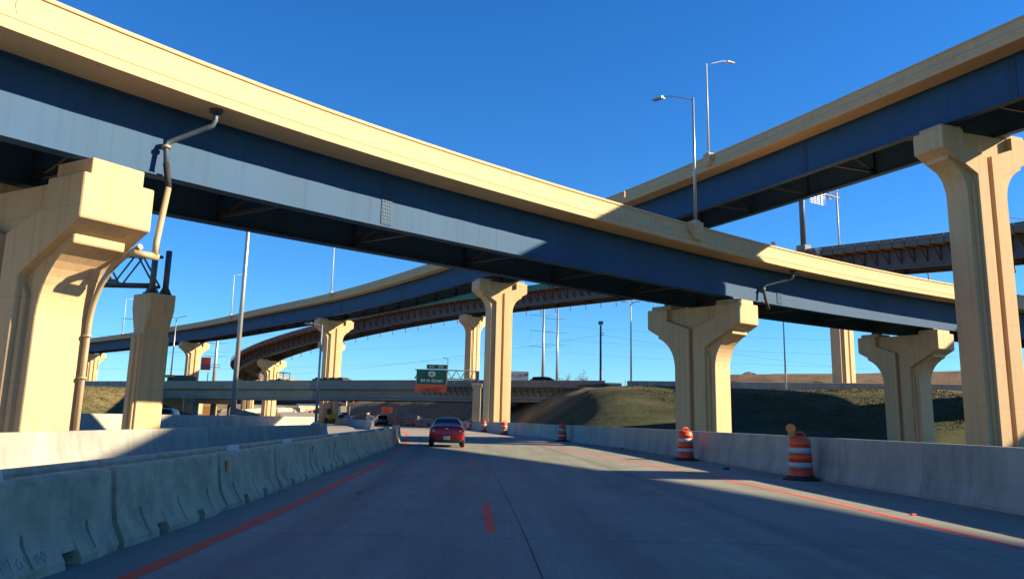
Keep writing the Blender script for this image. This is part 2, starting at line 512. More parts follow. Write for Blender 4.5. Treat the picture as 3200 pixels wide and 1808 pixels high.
# ------------------------------------------------------------------ plan of the place
XR = smooth_tab([(-30, 9.1), (8, 9.0), (15, 8.9), (22.7, 8.4), (34, 7.65), (43, 6.9), (57, 5.2), (62, 4.4), (85, 0.9),
                 (107, -3.0), (118, -5.6), (140, -11.5), (180, -25), (250, -52), (330, -85)], -30, 330)       # right barrier, road face
XO = smooth_tab([(-30, -3.0), (7.9, -3.2), (11.9, -3.3), (20.8, -3.6), (30.9, -4.1), (40.7, -4.8), (59.4, -6.6),
                 (84.8, -9.9), (110, -14.5), (135, -21)], -30, 135)                                            # left orange line
XB = smooth_tab([(-30, -3.8), (7.7, -3.85), (9.4, -3.9), (13.1, -4.05), (16.9, -4.25), (20.7, -4.45), (28.1, -4.85),
                 (34.7, -5.1), (42.8, -5.4), (57.2, -6.8), (64, -7.6)], -30, 64)                              # precast row, road face
XJ = smooth_tab([(-30, 0.7), (8.2, 0.42), (12.2, 0.2), (23.3, -0.3), (33.1, -0.95), (45.3, -1.85), (62, -3.6), (70, -4.6)], -30, 70)
DTOP = 6.97
DPTS = [(-190, 226), (-130, 194), (-90, 173.5), (-63.55, 160), (-48, 150.8), (-14.4, 130.9), (-2, 124.8), (5, 121.8), (13.5, 118.6), (33.8, 112.8), (48.7, 109.2), (75, 104), (120, 97)]
DPATH = smooth_path(spline([(x, y, DTOP) for x, y in DPTS], 3.0), 30)
def yD(x):
    r = at_y(DPATH, x, 0)
    if r: return r[0][1]
    return 226 + (x + 190) * -0.53 if x < -190 else 97
def ground_z(x, y):
    z = -0.12
    yd = yD(max(-190, min(119, x)))
    xr = interp(XR, y)
    # embankment on the right of the carriageway, up to the cross road
    e2 = ss((y - 66) / max(20.0, (yd - 5) - 66)) ** 0.9
    h2 = 6.0 * e2
    rise = max(0.0, 0.64 * (x - (xr + 5.2)))           # cut slope, about one in one and a half
    zz = h2 - max(0.0, h2 - rise) if h2 > 0 else 0.0
    if h2 > 0.3 and abs(rise - h2) < 0.5: zz -= 0.12 * (1 - abs(rise - h2) / 0.5)
    e1 = min(1.0, rise / 6.0)
    z += zz
    # left embankment under the overpass' far end
    l1 = ss((-x - 57) / 14.0)
    l2 = ss((y - (yd - 62)) / 56.0) * (1 - 0.85 * ss((y - (yd + 20)) / 24.0) * ss((x + 150) / 30.0))
    z += 6.0 * l1 * l2
    # dirt bank behind the cross road on the right
    if x > 5:
        z += 4.2 * ss((y - (yd + 17)) / 22.0) * ss((x - 16) / 24.0) + 0.8 * ss((x - 40) / 40) * ss((y - yd - 17) / 25)
    # the valley floor climbs gently beyond the overpass
    z += (1 - l1 * l2) * (1 - e1) * 4.0 * ss((y - 165) / 260.0)
    if y > yd + 16:
        # excavated dirt slope across the far side of the interchange
        g = ss((x + 34) / 16.0) * ss((y - 205) / 40.0) * (1 - e1 * e2)
        z += 6.5 * g
        z += 5.0 * ss((-x - 88) / 25.0) * ss((y - 215) / 40.0) * (1 - l1 * l2)
    z += 0.25 * math.sin(x * 0.21 + 1.3) * math.sin(y * 0.17) * max(e1 * e2, l1 * l2)
    return z

# ------------------------------------------------------------------ ground
def build_ground():
    xs = sorted(set([-3000, -1800, -1000, -600, -420, -320, -260] + [round(-220 + 2.5 * i, 2) for i in range(137)] + [140, 170, 220, 320, 500, 900, 1700, 3000]))
    ys = sorted(set([-300, -120, -60] + [round(-36 + 2.5 * i, 2) for i in range(151)] + [350, 370, 400, 450, 520, 640, 800, 1200, 2000, 4000]))
    vs = []; cols = []
    rnd = random.Random(3)
    for y in ys:
        for x in xs:
            z = ground_z(x, y)
            if z > 0.4: z += rnd.uniform(-0.06, 0.06)
            if y > 180 or abs(x) > 60: z += rnd.uniform(-0.12, 0.12) if z > 1 else 0
            vs.append((x, y, z))
            yd = yD(max(-190, min(119, x)))
            if x > 0:
                if y < yd - 9: c = (0.0434, 0.049, 0.0182)
                elif y < yd + 16: c = (0.189, 0.1435, 0.077)
                else: c = (0.14, 0.0945, 0.0595)
                if y < yd - 9 and y > yd - 16: c = (0.084, 0.077, 0.035)
            elif x < -45 and y < yd:
                k = ss((y - (yd - 40)) / 25)
                c = tuple(a * (1 - k) + b * k for a, b in zip((0.06, 0.068, 0.022), (0.135, 0.107, 0.046)))
            else:
                c = (0.147, 0.1085, 0.07)
            if y > 340: c = (0.084, 0.077, 0.049)
            cols.append((*c, 1))
    nx = len(xs)
    fs = [(j * nx + i, j * nx + i + 1, (j + 1) * nx + i + 1, (j + 1) * nx + i) for j in range(len(ys) - 1) for i in range(nx - 1)]
    me = bpy.data.meshes.new("ground")
    me.from_pydata(vs, [], fs)
    me.polygons.foreach_set("use_smooth", [True] * len(fs))
    a = me.color_attributes.new("tint", 'FLOAT_COLOR', 'POINT')
    a.data.foreach_set("color", [v for c in cols for v in c])
    me.materials.append(GROUND)
    o = bpy.data.objects.new("ground", me); COL.objects.link(o)
    o['kind'] = "structure"
build_ground()

def strip(name, rows, m, parent=None, kind=None, thick=0.0):
    """rows: list of (y-like station, [(x,y,z)...]) cross rows; UV u = metres across, v = station"""
    vs = []; uvs = []; fs = []
    n = len(rows[0][1])
    for st, pts in rows:
        p0 = Vector(pts[0])
        for p in pts:
            vs.append(tuple(p)); uvs.append((p[0], st))
    for j in range(len(rows) - 1):
        for i in range(n - 1):
            fs.append((j * n + i, j * n + i + 1, (j + 1) * n + i + 1, (j + 1) * n + i))
    if thick:
        o = len(vs)
        vs += [(p[0], p[1], p[2] - thick) for p in vs]; uvs += uvs
        k = len(rows)
        for j in range(k - 1):
            a, b = j * n, (j + 1) * n
            fs.append((a, b, b + o, a + o)); fs.append((b + n - 1, a + n - 1, a + n - 1 + o, b + n - 1 + o))
        for i in range(n - 1):
            fs.append((i + 1, i, i + o, i + 1 + o)); e = (k - 1) * n
            fs.append((e + i, e + i + 1, e + i + 1 + o, e + i + o))
    me = bpy.data.meshes.new(name)
    me.from_pydata(vs, [], fs)
    ul = me.uv_layers.new(name="uv")
    for lp in me.loops: ul.data[lp.index].uv = uvs[lp.vertex_index]
    me.materials.append(m)
    ob = bpy.data.objects.new(name, me); COL.objects.link(ob)
    if parent is not None: ob.parent = parent
    if kind: ob['kind'] = kind
    return ob

# ------------------------------------------------------------------ carriageway
road = strip("road", [(y, [(interp(XB, y) - 7.5 if y < 64 else interp(XO, min(y, 134)) - 8.5, y, -0.03), (interp(XR, y) + 0.4, y, -0.03)])
                      for y in [-30 + 2 * i for i in range(83)]], SEAL, kind="structure")
# underlay shows only as the dark joints; the slabs lie on it
def rub_at(x, y):
    """rubber laid down by traffic, by distance from the tracks (worn stripes run with the lanes)"""
    xo, xj, xr = interp(XO, y), interp(XJ, min(y, 69)), interp(XR, y)
    r = 0.0
    for c, w, k in (((xo + xj) / 2 - 0.85, 0.34, 0.45), ((xo + xj) / 2 + 0.85, 0.34, 0.45), (xj + 1.05, 0.34, 0.4), (xj + 2.8, 0.34, 0.35), (xo + 0.75, 0.16, 0.85), (xj + 3.35 + 0.015 * y, 0.14, 0.95)):
        r = max(r, k * math.exp(-((x - c) / w) ** 2))
    return r
def slab_row(x0f, x1f, y0, y1, g=0.028, jg=0.016, rub=True):
    ys = [y0 + g / 2, (y0 + y1) / 2, y1 - g / 2]
    N = 24 if rub else 2
    rows = [(y, [(x0f(y) + jg / 2 + (x1f(y) - jg - x0f(y)) * i / N, y, 0.0) for i in range(N + 1)]) for y in ys]
    o = strip("pavement_slab", rows, ROADM, parent=road, thick=0.03)
    a = o.data.attributes.new("rub", 'FLOAT_VECTOR', 'POINT')
    a.data.foreach_set("vector", [v for p in o.data.vertices for v in ((rub_at(p.co.x, p.co.y) if rub else 0.0), 0, 0)])
    return o
fj = lambda y: interp(XJ, y)
fb = lambda y: interp(XB, y) - 0.75
fo = lambda y: interp(XO, y) - 0.55
fr2 = lambda y: interp(XJ, y) + 3.95
fw = lambda y: interp(XR, y) + 0.3
SL = 4.57
y = -12.0
while y < 64:
    a, b = y, y + SL
    slab_row(fb, fj, a, b)
    slab_row(fj, fr2, a, b, jg=0.008)
    slab_row(fr2, fw, a, b)
    slab_row(lambda q: fb(q) - 6.8, fb, a, b, rub=False)
    y += SL
Y1 = y
far_rows = []
yy = Y1
while yy < 330:
    zf = 0.0 if yy < 165 else ground_z(interp(XR, yy) - 12, yy) + 0.14
    xl = interp(XR, yy) - (20 if yy < 110 else 20 + min(14, (yy - 110) * 0.25))
    far_rows.append((yy, [(xl, yy, zf), (interp(XR, yy) - 8, yy, zf), (interp(XR, yy) + 0.4, yy, zf)])); yy += 4
strip("far_road", far_rows, ROADF, kind="structure")
strip("opposite_road", [(y, [(-58 - max(0, (y - 120)) * 0.35, y, 0.0), (-40 - max(0, (y - 120)) * 0.35, y, 0.0), (-11.6 - max(0, (y - 110)) * 0.35, y, -0.006)])
                        for y in range(-30, 170, 5)], ROADF, kind="structure")

def lane_line(name, fx, y0, y1, w, step=1.5, z=0.004):
    n = max(1, int((y1 - y0) / step))
    rows = [(y0 + (y1 - y0) * i / n, [(fx(y0 + (y1 - y0) * i / n) - w / 2, y0 + (y1 - y0) * i / n, z), (fx(y0 + (y1 - y0) * i / n) + w / 2, y0 + (y1 - y0) * i / n, z)]) for i in range(n + 1)]
    return strip(name, rows, LINE, parent=road)
lane_line("lane_line", lambda y: interp(XO, y), -10, 132, 0.16)
XRL = smooth_tab([(-10, 6.5), (10.8, 6.35), (14, 6.35), (21.5, 5.95), (30.4, 4.75), (35.8, 4.1), (51.2, 2.1), (70, -1.2), (100, -7.5), (125, -14)], -10, 125)
lane_line("lane_line", lambda y: interp(XRL, y), -10, 122, 0.11)
k = 0
for y0 in (-3.8, 11.4, 26.65, 41.9, 57.1, 72.4, 87.6, 102.9):
    fx = lambda y: interp(XJ, y) - 0.42 if y < 66 else interp(XJ, 66) - 0.42 - (y - 66) * 0.16
    lane_line("lane_dash", fx, y0, y0 + 3.8, 0.13, 0.5)

# ------------------------------------------------------------------ cast-in-place barrier walls
def wall_profile(h, base=0.56, top=0.24, toe=0.08):
    o = (base - top) / 2
    return [(0, 0), (0, toe), (o * 0.72, toe + 0.30), (o, h - 0.03), (o + 0.03, h), (base - o - 0.03, h), (base - o, h - 0.03), (base - o * 0.72, toe + 0.30), (base, toe), (base, 0)]
def barrier_wall(name, label, path, h, side, joints=6.1, **kw):
    t = thing(name, label, "barrier", path[0], world_mesh=True)
    prof = wall_profile(h, **kw)
    # cast in lengths with open joints
    seg = []; acc = 0
    for a, b in zip(path[:-1], path[1:]):
        seg.append(a); acc += math.hypot(b[0] - a[0], b[1] - a[1])
        if acc >= joints:
            d = math.hypot(b[0] - a[0], b[1] - a[1]); e = tuple(b[i] - (b[i] - a[i]) * 0.014 / d for i in range(3))
            seg.append(e)
            wbuild(MB().sweep(prof, seg, side), "wall_length", WALLC, t)
            seg = []; acc = 0
    if len(seg) > 1 or seg:
        seg.append(path[-1])
        if len(seg) > 1: wbuild(MB().sweep(prof, seg, side), "wall_length", WALLC, t)
    return t
barrier_wall("barrier_wall", "long grey concrete barrier wall along the right edge of the road", [(interp(XR, y), y, 0.0) for y in np.arange(-20, 168, 2.033)], 1.12, -1)
barrier_wall("barrier_wall", "low grey concrete wall on the left, behind the precast barriers", [(-11.2, y, 0.0) for y in np.arange(-14, 51.1, 2.033)], 0.86, 1)
barrier_wall("barrier_wall", "short sunlit end of the low left wall, past the light pole", [(-11.3 - (y - 53) * 0.14, y, 0.0) for y in np.arange(53.0, 61.2, 2.033)], 0.86, 1)
barrier_wall("barrier_wall", "second grey concrete wall farther left, across the opposite lanes", [(-24 - 0.006 * max(0, y - 60), y, 0.0) for y in np.arange(8, 112, 2.033)], 1.22, 1)

# ------------------------------------------------------------------ precast barrier row
def precast_mesh(seed):
    rnd = random.Random(seed)
    L = 3.64
    def prof(b=0.0, cut=0.0):
        # (x,z) outline, road face on +x; b: bottom raised (drain slot), cut: anchor pocket in the toe slope
        r = [(0.305, b if b else 0.0)]
        if not b: r += [(0.305, 0.07)]
        elif b < 0.17: r += [(0.245, b)]
        r += [(0.175 - cut, 0.27 if not cut else 0.22), (0.155, 0.36), (0.115, 0.78), (0.09, 0.81)]
        if cut: r[-4] = (0.20 - cut, 0.14); r.insert(-3, (0.175 - cut * 0.7, 0.30))
        le = [(-x, z) for x, z in reversed(r)]
        if b and b < 0.17: le = [(-x, z) for x, z in reversed([(0.245, b)] + r[2:])]; r = [(0.245, b)] + r[2:]
        return r + le
    mb = MB()
    full = prof()
    d1, d2 = 1.0 + rnd.uniform(-.1, .1), 2.35 + rnd.uniform(-.1, .1)
    cuts = []
    y = 0.0
    events = [(0.62, 0.06, 'p'), (d1, 0.30, 'd'), (1.86, 0.06, 'p'), (d2, 0.30, 'd'), (3.05, 0.06, 'p')]
    for s, w, k in events:
        mb.prism(full, y, s)
        if k == 'd': mb.prism(prof(b=0.13), s, s + w)
        else:
            pk = [(0.305, 0), (0.305, 0.07), (0.225, 0.11), (0.115, 0.30), (0.155, 0.36), (0.115, 0.78), (0.09, 0.81)]
            mb.prism(pk + [(-x, z) for x, z in reversed(full[:5])] if False else pk + [(-0.09, 0.81), (-0.115, 0.78), (-0.155, 0.36), (-0.175, 0.27), (-0.305, 0.07), (-0.305, 0)], s, s + w)
        y = s + w
    mb.prism(full, y, L)
    # knocked corners: jitter the ends and the toe
    vs = []
    for (x, yy, z) in mb.v:
        if z < 0.1 and abs(x) > 0.2:
            x += rnd.uniform(-0.02, 0.004) * (1 if x > 0 else -1); z = max(0, z)
        if (yy < 0.01 or yy > L - 0.01):
            yy += rnd.uniform(-0.012, 0.012)
            if z < 0.1 or z > 0.75: x *= rnd.uniform(0.86, 0.97)
        vs.append((x, yy, z))
    mb.v = vs
    return mb
PCM = [precast_mesh(s).mesh("precast_body", PRECAST) for s in (1, 2, 3, 4)]
refo = MB().box((0.0, 0, 0), (0.012, 0.10, 0.16)).mesh("side_reflector", REFO)
refw = MB().prism([(-0.10, 0), (0.10, 0), (0.075, 0.095), (-0.075, 0.095)], -0.012, 0.012).mesh("top_reflector", REFW)
ORD = ["nearest", "second", "third", "fourth", "fifth", "sixth", "seventh", "eighth", "ninth", "tenth", "eleventh", "twelfth", "thirteenth", "fourteenth", "fifteenth", "sixteenth"]
y = 9.42 - 3.77 * 2
i = 0
while y < 57:
    x0, x1 = interp(XB, y), interp(XB, y + 3.77)
    a = math.atan2(-(x1 - x0), 3.77)
    vis = i - 1          # the first one is behind the picture's lower edge
    nm = "precast barrier just outside the lower left corner beside the road" if vis < 0 else \
         ("weathered precast barrier with pink chalk marks in the lower left corner" if vis == 0 else
          "%s precast barrier in the left row, counted from the camera" % ORD[vis])
    t = thing("precast_barrier", nm, "barrier", (x0 - 0.31, y + 0.015, 0.0), a, "precast barriers along the left lane")
    link(PCM[i % 4], "concrete_body", t)
    if vis in (2, 4, 5, 7, 8, 10, 11): link(refo, "side_reflector", t, (0.142, 0.28, 0.62))
    if vis in (0, 2, 3, 5, 6, 8, 9, 11): link(refw, "top_reflector", t, (0.0, 1.1 + 0.5 * (i % 3), 0.811))
    if vis == 0:
        # chalk strokes on the toe slope
        mb = MB()
        rnd = random.Random(5)
        def stroke(pts):
            P = []
            for (u, v) in pts:
                P.append((0.305 - 0.13 * v / 0.2 * 1.0 + 0.004, 1.35 + u, 0.07 + v))
            MB().tube(P, 0.0045, 4).build("chalk_mark", MAGENTA, t)
        for pts in [[(-.10, .19), (-.04, .10), (.03, 0.0)], [(.06, .05), (.08, .15)], [(.12, .05), (.14, .15)], [(.20, .14), (.29, .15)], [(.25, .06), (.26, .14)], [(.40, .13), (.34, .10), (.36, .05), (.42, .06), (.41, .10)],
                    [(.55, .15), (.48, .12), (.49, .06), (.56, .05)], [(.68, .12), (.63, .10), (.65, .05), (.70, .07), (.70, .12)], [(.78, .13), (.74, .09), (.77, .05), (.82, .08), (.80, .13)]]:
            stroke(pts)
    y += 3.77; i += 1
# a rear row stands back to back with the first
y = 9.42 - 3.77 * 2 + 1.2
i = 0
while y < 55:
    x0, x1 = interp(XB, y), interp(XB, y + 3.77)
    a = math.atan2(-(x1 - x0), 3.77)
    t = thing("precast_barrier", "%s barrier of the rear precast row, hidden behind the front row" % ORD[i], "barrier", (x0 - 0.31 - 0.66, y + 0.015, 0.0), a, "rear row of precast barriers")
    link(PCM[(i + 2) % 4], "concrete_body", t)
    y += 3.77; i += 1
# sandbags lying on the far end of the row
bagm = MB().lathe([(0.02, 0), (0.17, 0.03), (0.21, 0.09), (0.16, 0.16), (0.02, 0.18)], 10).mesh("sandbag", mat("dirty_sandbag", (0.50, 0.45, 0.37), 0.9, var=0.25, scale=4))
for j, (yy, lab) in enumerate([(50.0, "dirty white sandbag on the precast barrier, nearer the camera"), (53.4, "dirty white sandbag on the precast barrier, the middle of three"), (55.2, "dirty white sandbag at the far end of the precast row")]):
    o = bpy.data.objects.new("sandbag", bagm); COL.objects.link(o)
    o.location = (interp(XB, yy) - 0.31, yy, 0.80); o.scale = (1.0, 1.8, 0.8 + 0.3 * (j % 2)); o.rotation_euler = (0, 0, 0.3 * j)
    tag(o, lab, "sandbag", "sandbags on the barrier")

# ------------------------------------------------------------------ viaducts
def parapet_profile():
    # v = 0 at parapet top, u = 0 outer face plane, inward positive
    return [(0.0, 0.0), (0.0, -0.11), (0.055, -0.13), (0.055, -0.60), (-0.03, -0.74), (-0.03, -0.80), (0.46, -0.80), (0.42, -0.55), (0.25, 0.0)]
def slab_profile(W):
    e = [(-0.03, -0.80), (-0.03, -0.93), (-0.01, -0.94), (-0.01, -0.965), (-0.03, -0.975), (-0.03, -1.25), (0.05, -1.27)]
    r = [(W - u, v) for u, v in reversed(e)]
    return e + [(0.95, -1.22), (W - 0.95, -1.22)] + r
def girder_profile(u, T, fw=0.56):
    t = 0.014
    return [(u - 0.22, -1.21), (u + 0.22, -1.21), (u + 0.22, -1.25), (u + t, -1.25), (u + t, -T + 0.05), (u + fw / 2, -T + 0.05), (u + fw / 2, -T),
            (u - fw / 2, -T), (u - fw / 2, -T + 0.05), (u - t, -T + 0.05), (u - t, -1.25), (u - 0.22, -1.25)]
def crossframe_mesh(S, T):
    mb = MB(); h0, h1 = -1.55, -T + 0.32
    mb.bar((0.02, 0, h1), (S - 0.02, 0, h1), 0.13, 0.13).bar((0.02, 0, h0), (S - 0.02, 0, h0), 0.10, 0.10)
    mb.bar((0.05, 0.06, h1), (S - 0.05, 0.06, h0), 0.09, 0.09).bar((0.05, -0.06, h0), (S - 0.05, -0.06, h1), 0.09, 0.09)
    for x in (0.30, S - 0.30): mb.box((x, 0, h1 + 0.05), (0.55, 0.02, 0.45))
    for x in (0.10, S - 0.10): mb.box((x, 0.0, (-1.25 - T + 0.05) / 2), (0.17, 0.018, T - 1.32))
    return mb
def viaduct(name, label, pts, side, W, T, sm=60, conc=TAN2, cf=7.0, breaks=(), overhang=1.35, steel=STEEL):
    path = smooth_path(spline(pts, 2.5), sm)
    t = thing(name, label, "bridge", path[0], world_mesh=True)
    runs = []
    cur = []
    for p in path:
        cur.append(p)
        if any(abs(p[1] - b) < 1.2 for b in breaks) and len(cur) > 3:
            q = list(cur); a, b2 = q[-2], q[-1]; L = math.dist(a, b2)
            q[-1] = tuple(b2[k] - (b2[k] - a[k]) * 0.16 / L for k in range(3)); runs.append(q); cur = [p]
    runs.append(cur)
    for r in runs:
        fr = frames(r, side)
        far = [(p[0] + n[0] * W, p[1] + n[1] * W, p[2]) for p, n in fr]
        for line, sd in ((r, side), (far, -side)):
            k0 = 0
            while k0 < len(line) - 1:            # cast in lengths of four panels with open joints
                k1 = min(len(line) - 1, k0 + 4)
                if len(line) - 1 - k1 < 2: k1 = len(line) - 1
                sg = list(line[k0:k1 + 1])
                a_, b_ = sg[-2], sg[-1]; L_ = math.dist(a_, b_)
                sg[-1] = tuple(b_[q] - (b_[q] - a_[q]) * 0.018 / L_ for q in range(3))
                wbuild(MB().sweep(parapet_profile(), sg, sd), "parapet", conc, t)
                k0 = k1
        wbuild(MB().sweep(slab_profile(W), r, side), "deck_slab", conc, t)
    for u in (overhang, W - overhang):
        wbuild(MB().sweep(girder_profile(u, T), path, side), "girder", steel, t)
    S = W - 2 * overhang
    cm = crossframe_mesh(S, T).mesh("cross_frame", STEEL_D)
    o = ORIG[t.name]
    for p, d in walk(path, cf, 2.0):
        n = (-d[1] * side, d[0] * side)
        link(cm, "cross_frame", t, (p[0] + n[0] * overhang - o[0], p[1] + n[1] * overhang - o[1], p[2] - o[2]), math.atan2(n[1], n[0]))
    return t, path

A, APATH = viaduct("curved_viaduct", "sunlit tan viaduct sweeping from the upper left across the road, slate blue girders",
                   [(-31, -22, 11.4), (-22, 1, 11.6), (-17, 12, 11.65), (-12.95, 21.1, 11.9), (-8.95, 27.9, 12.42), (-4.0, 35.1, 12.88), (3.25, 42.7, 12.98), (9.9, 49, 13.0), (15.95, 54.6, 13.0),
                    (23.2, 60.4, 13.0), (35.7, 69, 13.05), (44, 74, 13.05), (62, 83, 13.1), (90, 94, 13.2), (120, 102, 13.3)], 1, 8.6, 3.55, sm=25, overhang=1.8)
B, BPATH = viaduct("curved_viaduct", "tall shaded tan viaduct from the upper right running on to the far left",
                   [(40.5, -30, 22.4), (39.6, -8, 22.7), (38.0, 10, 22.9), (35.6, 21, 23.05), (32.2, 31, 23.25), (27.8, 41.4, 23.6), (25.0, 52.2, 24.05), (20.0, 64.2, 24.15), (14.35, 77.0, 24.15),
                    (9.4, 86.1, 23.95), (-12.3, 125.5, 23.8), (-33.27, 159, 23.85), (-55.08, 185, 23.65), (-76.66, 213, 23.55), (-130.75, 270, 23.6), (-190, 322, 23.5), (-270, 380, 23)], -1, 8.4, 3.9, sm=40, breaks=(82.0,), overhang=1.75)
C, CPATH = viaduct("unfinished_viaduct", "unfinished grey viaduct with brown formwork and green netting, curving behind the others",
                   [(80, 24, 22.8), (77.5, 44, 23.4), (69.5, 62, 24.0), (64.5, 80, 24.9), (61.3, 100, 25.6), (55.7, 108, 26.3), (44.9, 126, 27.6), (28, 149, 28.6), (6.66, 172, 28.6), (-13.9, 188, 27.8), (-29.6, 199, 26.1), (-46.4, 209, 23.5),  # unseen near stretch is routed to throw its shadow on the right bank
                    (-64, 220, 19.6), (-73.5, 230, 17.2), (-78.5, 242, 15.6), (-79, 256, 13.8), (-74, 272, 12.2), (-62, 285, 10.8)], -1, 8.2, 4.0, sm=30, conc=CCONC, cf=8.0, steel=STEEL_G)

def bridge_child(me, name, t, p, rz=0.0):
    o = ORIG[t.name]
    return link(me, name, t, (p[0] - o[0], p[1] - o[1], p[2] - o[2]), rz)
# bolted field splices on the outer girders
def splice_mesh(T):
    m1 = MB(); h0, h1 = -1.45, -T + 0.16
    m1.box((0, -0.03, (h0 + h1) / 2), (0.62, 0.025, h0 - h1))
    m2 = MB()
    for i in range(6):
        n = int((h0 - h1) / 0.15)
        for j in range(n):
            x = (-0.245, -0.155, -0.065, 0.065, 0.155, 0.245)[i]
            m2.box((x, -0.054, h1 + 0.09 + j * 0.15), (0.042, 0.03, 0.042))
    return m1.mesh("splice_plate", STEEL), m2.mesh("splice_bolts", STEEL_D)
def splices(t, path, side, T, ys, overhang=1.35):
    a, b = splice_mesh(T)
    for yv in ys:
        r = at_y(path, yv)
        if not r: continue
        p, d = r; n = (-d[1] * side, d[0] * side)
        q = (p[0] + n[0] * overhang, p[1] + n[1] * overhang, p[2])
        sp = bridge_child(a, "splice_plate", t, q, math.atan2(n[1], n[0]) - math.pi / 2)
        bo = link(b, "splice_bolts", sp); bo['kind'] = "stuff"
splices(A, APATH, 1, 3.55, (11, 34.1, 57.2, 77), 1.8)
splices(B, BPATH, -1, 3.9, (45.6, 62.2, 104, 137, 158, 182), 1.75)

# lamp pedestals that swell out of the parapets, drain pipes
def pedestal(t, path, side, yv, conc=TAN2):
    p, d = at_y(path, yv); n = (-d[1] * side, d[0] * side)
    mb = MB()
    mb.prism([(-0.42, 0.12), (0.42, 0.12), (0.42, -0.55), (0.26, -0.95), (-0.26, -0.95), (-0.42, -0.55)], -0.34, 0.20)
    mb.prism([(-0.62, -0.02), (-0.40, -0.02), (-0.40, -0.60), (-0.62, -0.42)], -0.16, 0.1).prism([(0.62, -0.02), (0.40, -0.02), (0.40, -0.60), (0.62, -0.42)], -0.16, 0.1)
    me = mb.mesh("lamp_pedestal", conc)
    bridge_child(me, "lamp_pedestal", t, p, math.atan2(n[1], n[0]) - math.pi / 2)
    return (p[0] - n[0] * 0.08, p[1] - n[1] * 0.08, p[2] + 0.12), n
def drain(t, path, side, yv, T, cap_z, s_off=1.7, full=True):
    """scupper under the overhang, sloping pipe to the web, then down the girder"""
    p, d = at_y(path, yv); n = (-d[1] * side, d[0] * side)
    def P(s, u, v): return (p[0] - d[0] * s * side + n[0] * u, p[1] - d[1] * s * side + n[1] * u, p[2] + v)
    m = MB(); m.tube([P(0, 0.45, -1.24), P(0, 0.45, -1.36)], 0.21, 12)
    wbuild(m, "scupper_flange", STEEL_D, t)
    m = MB(); m.tube([P(0, 0.45, -1.30), P(0, 0.45, -1.62), P(0.04, 0.50, -1.78), P(0.15, 0.62, -1.88), P(s_off - 0.2, 1.40, -2.36), P(s_off - 0.05, 1.50, -2.46), P(s_off, 1.52, -2.56), P(s_off, 1.40, -3.25)], 0.085, 12)
    wbuild(m, "drain_pipe", PIPEB, t)
    m = MB(); m.tube([P(s_off, 1.51, -2.60), P(s_off, 1.50, -2.68)], 0.14, 12)
    wbuild(m, "pipe_clamp", PVC, t)
    m = MB(); m.tube([P(s_off, 1.41, -3.2), P(s_off, 1.15, -4.05)], 0.10, 12)
    wbuild(m, "rubber_coupling", RUBBER, t)
    return P(s_off, 1.17, -4.0), n, d

# ------------------------------------------------------------------ bridge piers
def bez(p0, p1, p2, n=9):
    return [((1 - t) ** 2 * p0[0] + 2 * t * (1 - t) * p1[0] + t * t * p2[0], (1 - t) ** 2 * p0[1] + 2 * t * (1 - t) * p1[1] + t * t * p2[1]) for t in [i / n for i in range(n + 1)]]
PIERS = {}
def pier(label, path, side, yv, W, T, base, gap=0.47, overhang=1.78, key=1, th=2.3, zc=1.0):
    p, d = at_y(path, yv, key); n = (-d[1] * side, d[0] * side)
    cx, cy = p[0] + n[0] * W / 2, p[1] + n[1] * W / 2
    top = p[2] - T - gap
    H = top - base
    hw = 3.65
    t = thing("bridge_pier", label, "bridge pier", (cx, cy, base), math.atan2(n[1], n[0]), "tan concrete bridge piers")
    core = bez((hw - 0.65, H - 1.9), (1.72, H - 2.45), (1.62, H - 3.9))
    half = [(hw - 0.65, H - 0.02), (hw - 0.65, H - 1.9)] + core[1:] + [(1.62, 0)]
    poly = half + [(-x, z) for x, z in reversed(half)]
    c = MB().prism(poly, -0.82, 0.82).build("core", TAN, t, bevel=0.03)
    for s in (1, -1):
        pl = [(0.17, 0), (1.05, 0), (1.05, H - 2.72), (hw, H - 1.28), (hw, H), (1.95, H), (1.95, H - 0.80), (0.17, H - 1.45)]
        pl = [(x * s, z) for x, z in pl]
        MB().prism(pl, -th / 2, th / 2).build("wing", TAN, t, bevel=0.035)
        # slim fillet strip beside the wing on the shaft
        st = [(1.05, 0), (1.28, 0), (1.28, H - 3.3), (1.05, H - 3.0)]
        MB().prism([(x * s, z) for x, z in st], -0.97, 0.97).build("fillet_strip", TAN, t, bevel=0.02)
        gx = (W / 2 - overhang) * s
        MB().box((gx + 0.15 * s, 0, H - 0.01 + (gap - 0.19) / 2), (1.65, 1.7, gap - 0.17)).build("pedestal_block", TAN, t, bevel=0.02)
        MB().box((gx, 0, H + gap - 0.10), (0.62, 0.62, 0.19)).build("bearing", STEEL_D, t)
    return t, (cx, cy, base, H), n, d
GRP = None
pl_, infoL, nL, dL = pier("large tan pier at the left edge under the sunlit viaduct", APATH, 1, 23.8, 8.6, 3.55, -0.3, gap=0.7)
pier("shaded tan pier right of centre carrying the sunlit viaduct", APATH, 1, 53.8, 8.6, 3.55, 0.0)
pier("tan pier partly behind the tall right-hand pier, under the sunlit viaduct", APATH, 1, 68.6, 8.6, 3.55, 0.3)
pier("pier of the sunlit viaduct beyond the right edge of the picture", APATH, 1, 89.0, 8.6, 3.55, 2.0)
pier("pier of the sunlit viaduct beyond the left edge of the picture", APATH, 1, -8.0, 8.6, 3.55, -0.3)
pier("tall tan pier at the right edge carrying the high viaduct", BPATH, -1, 50.5, 8.4, 3.9, 0.3)
pier("tall tan pier in the middle beside the exit sign", BPATH, -1, 112.8, 8.4, 3.9, 0.0)
pier("tan pier of the high viaduct behind the overpass, left of the exit sign", BPATH, -1, 164.0, 8.4, 3.9, 0.0)
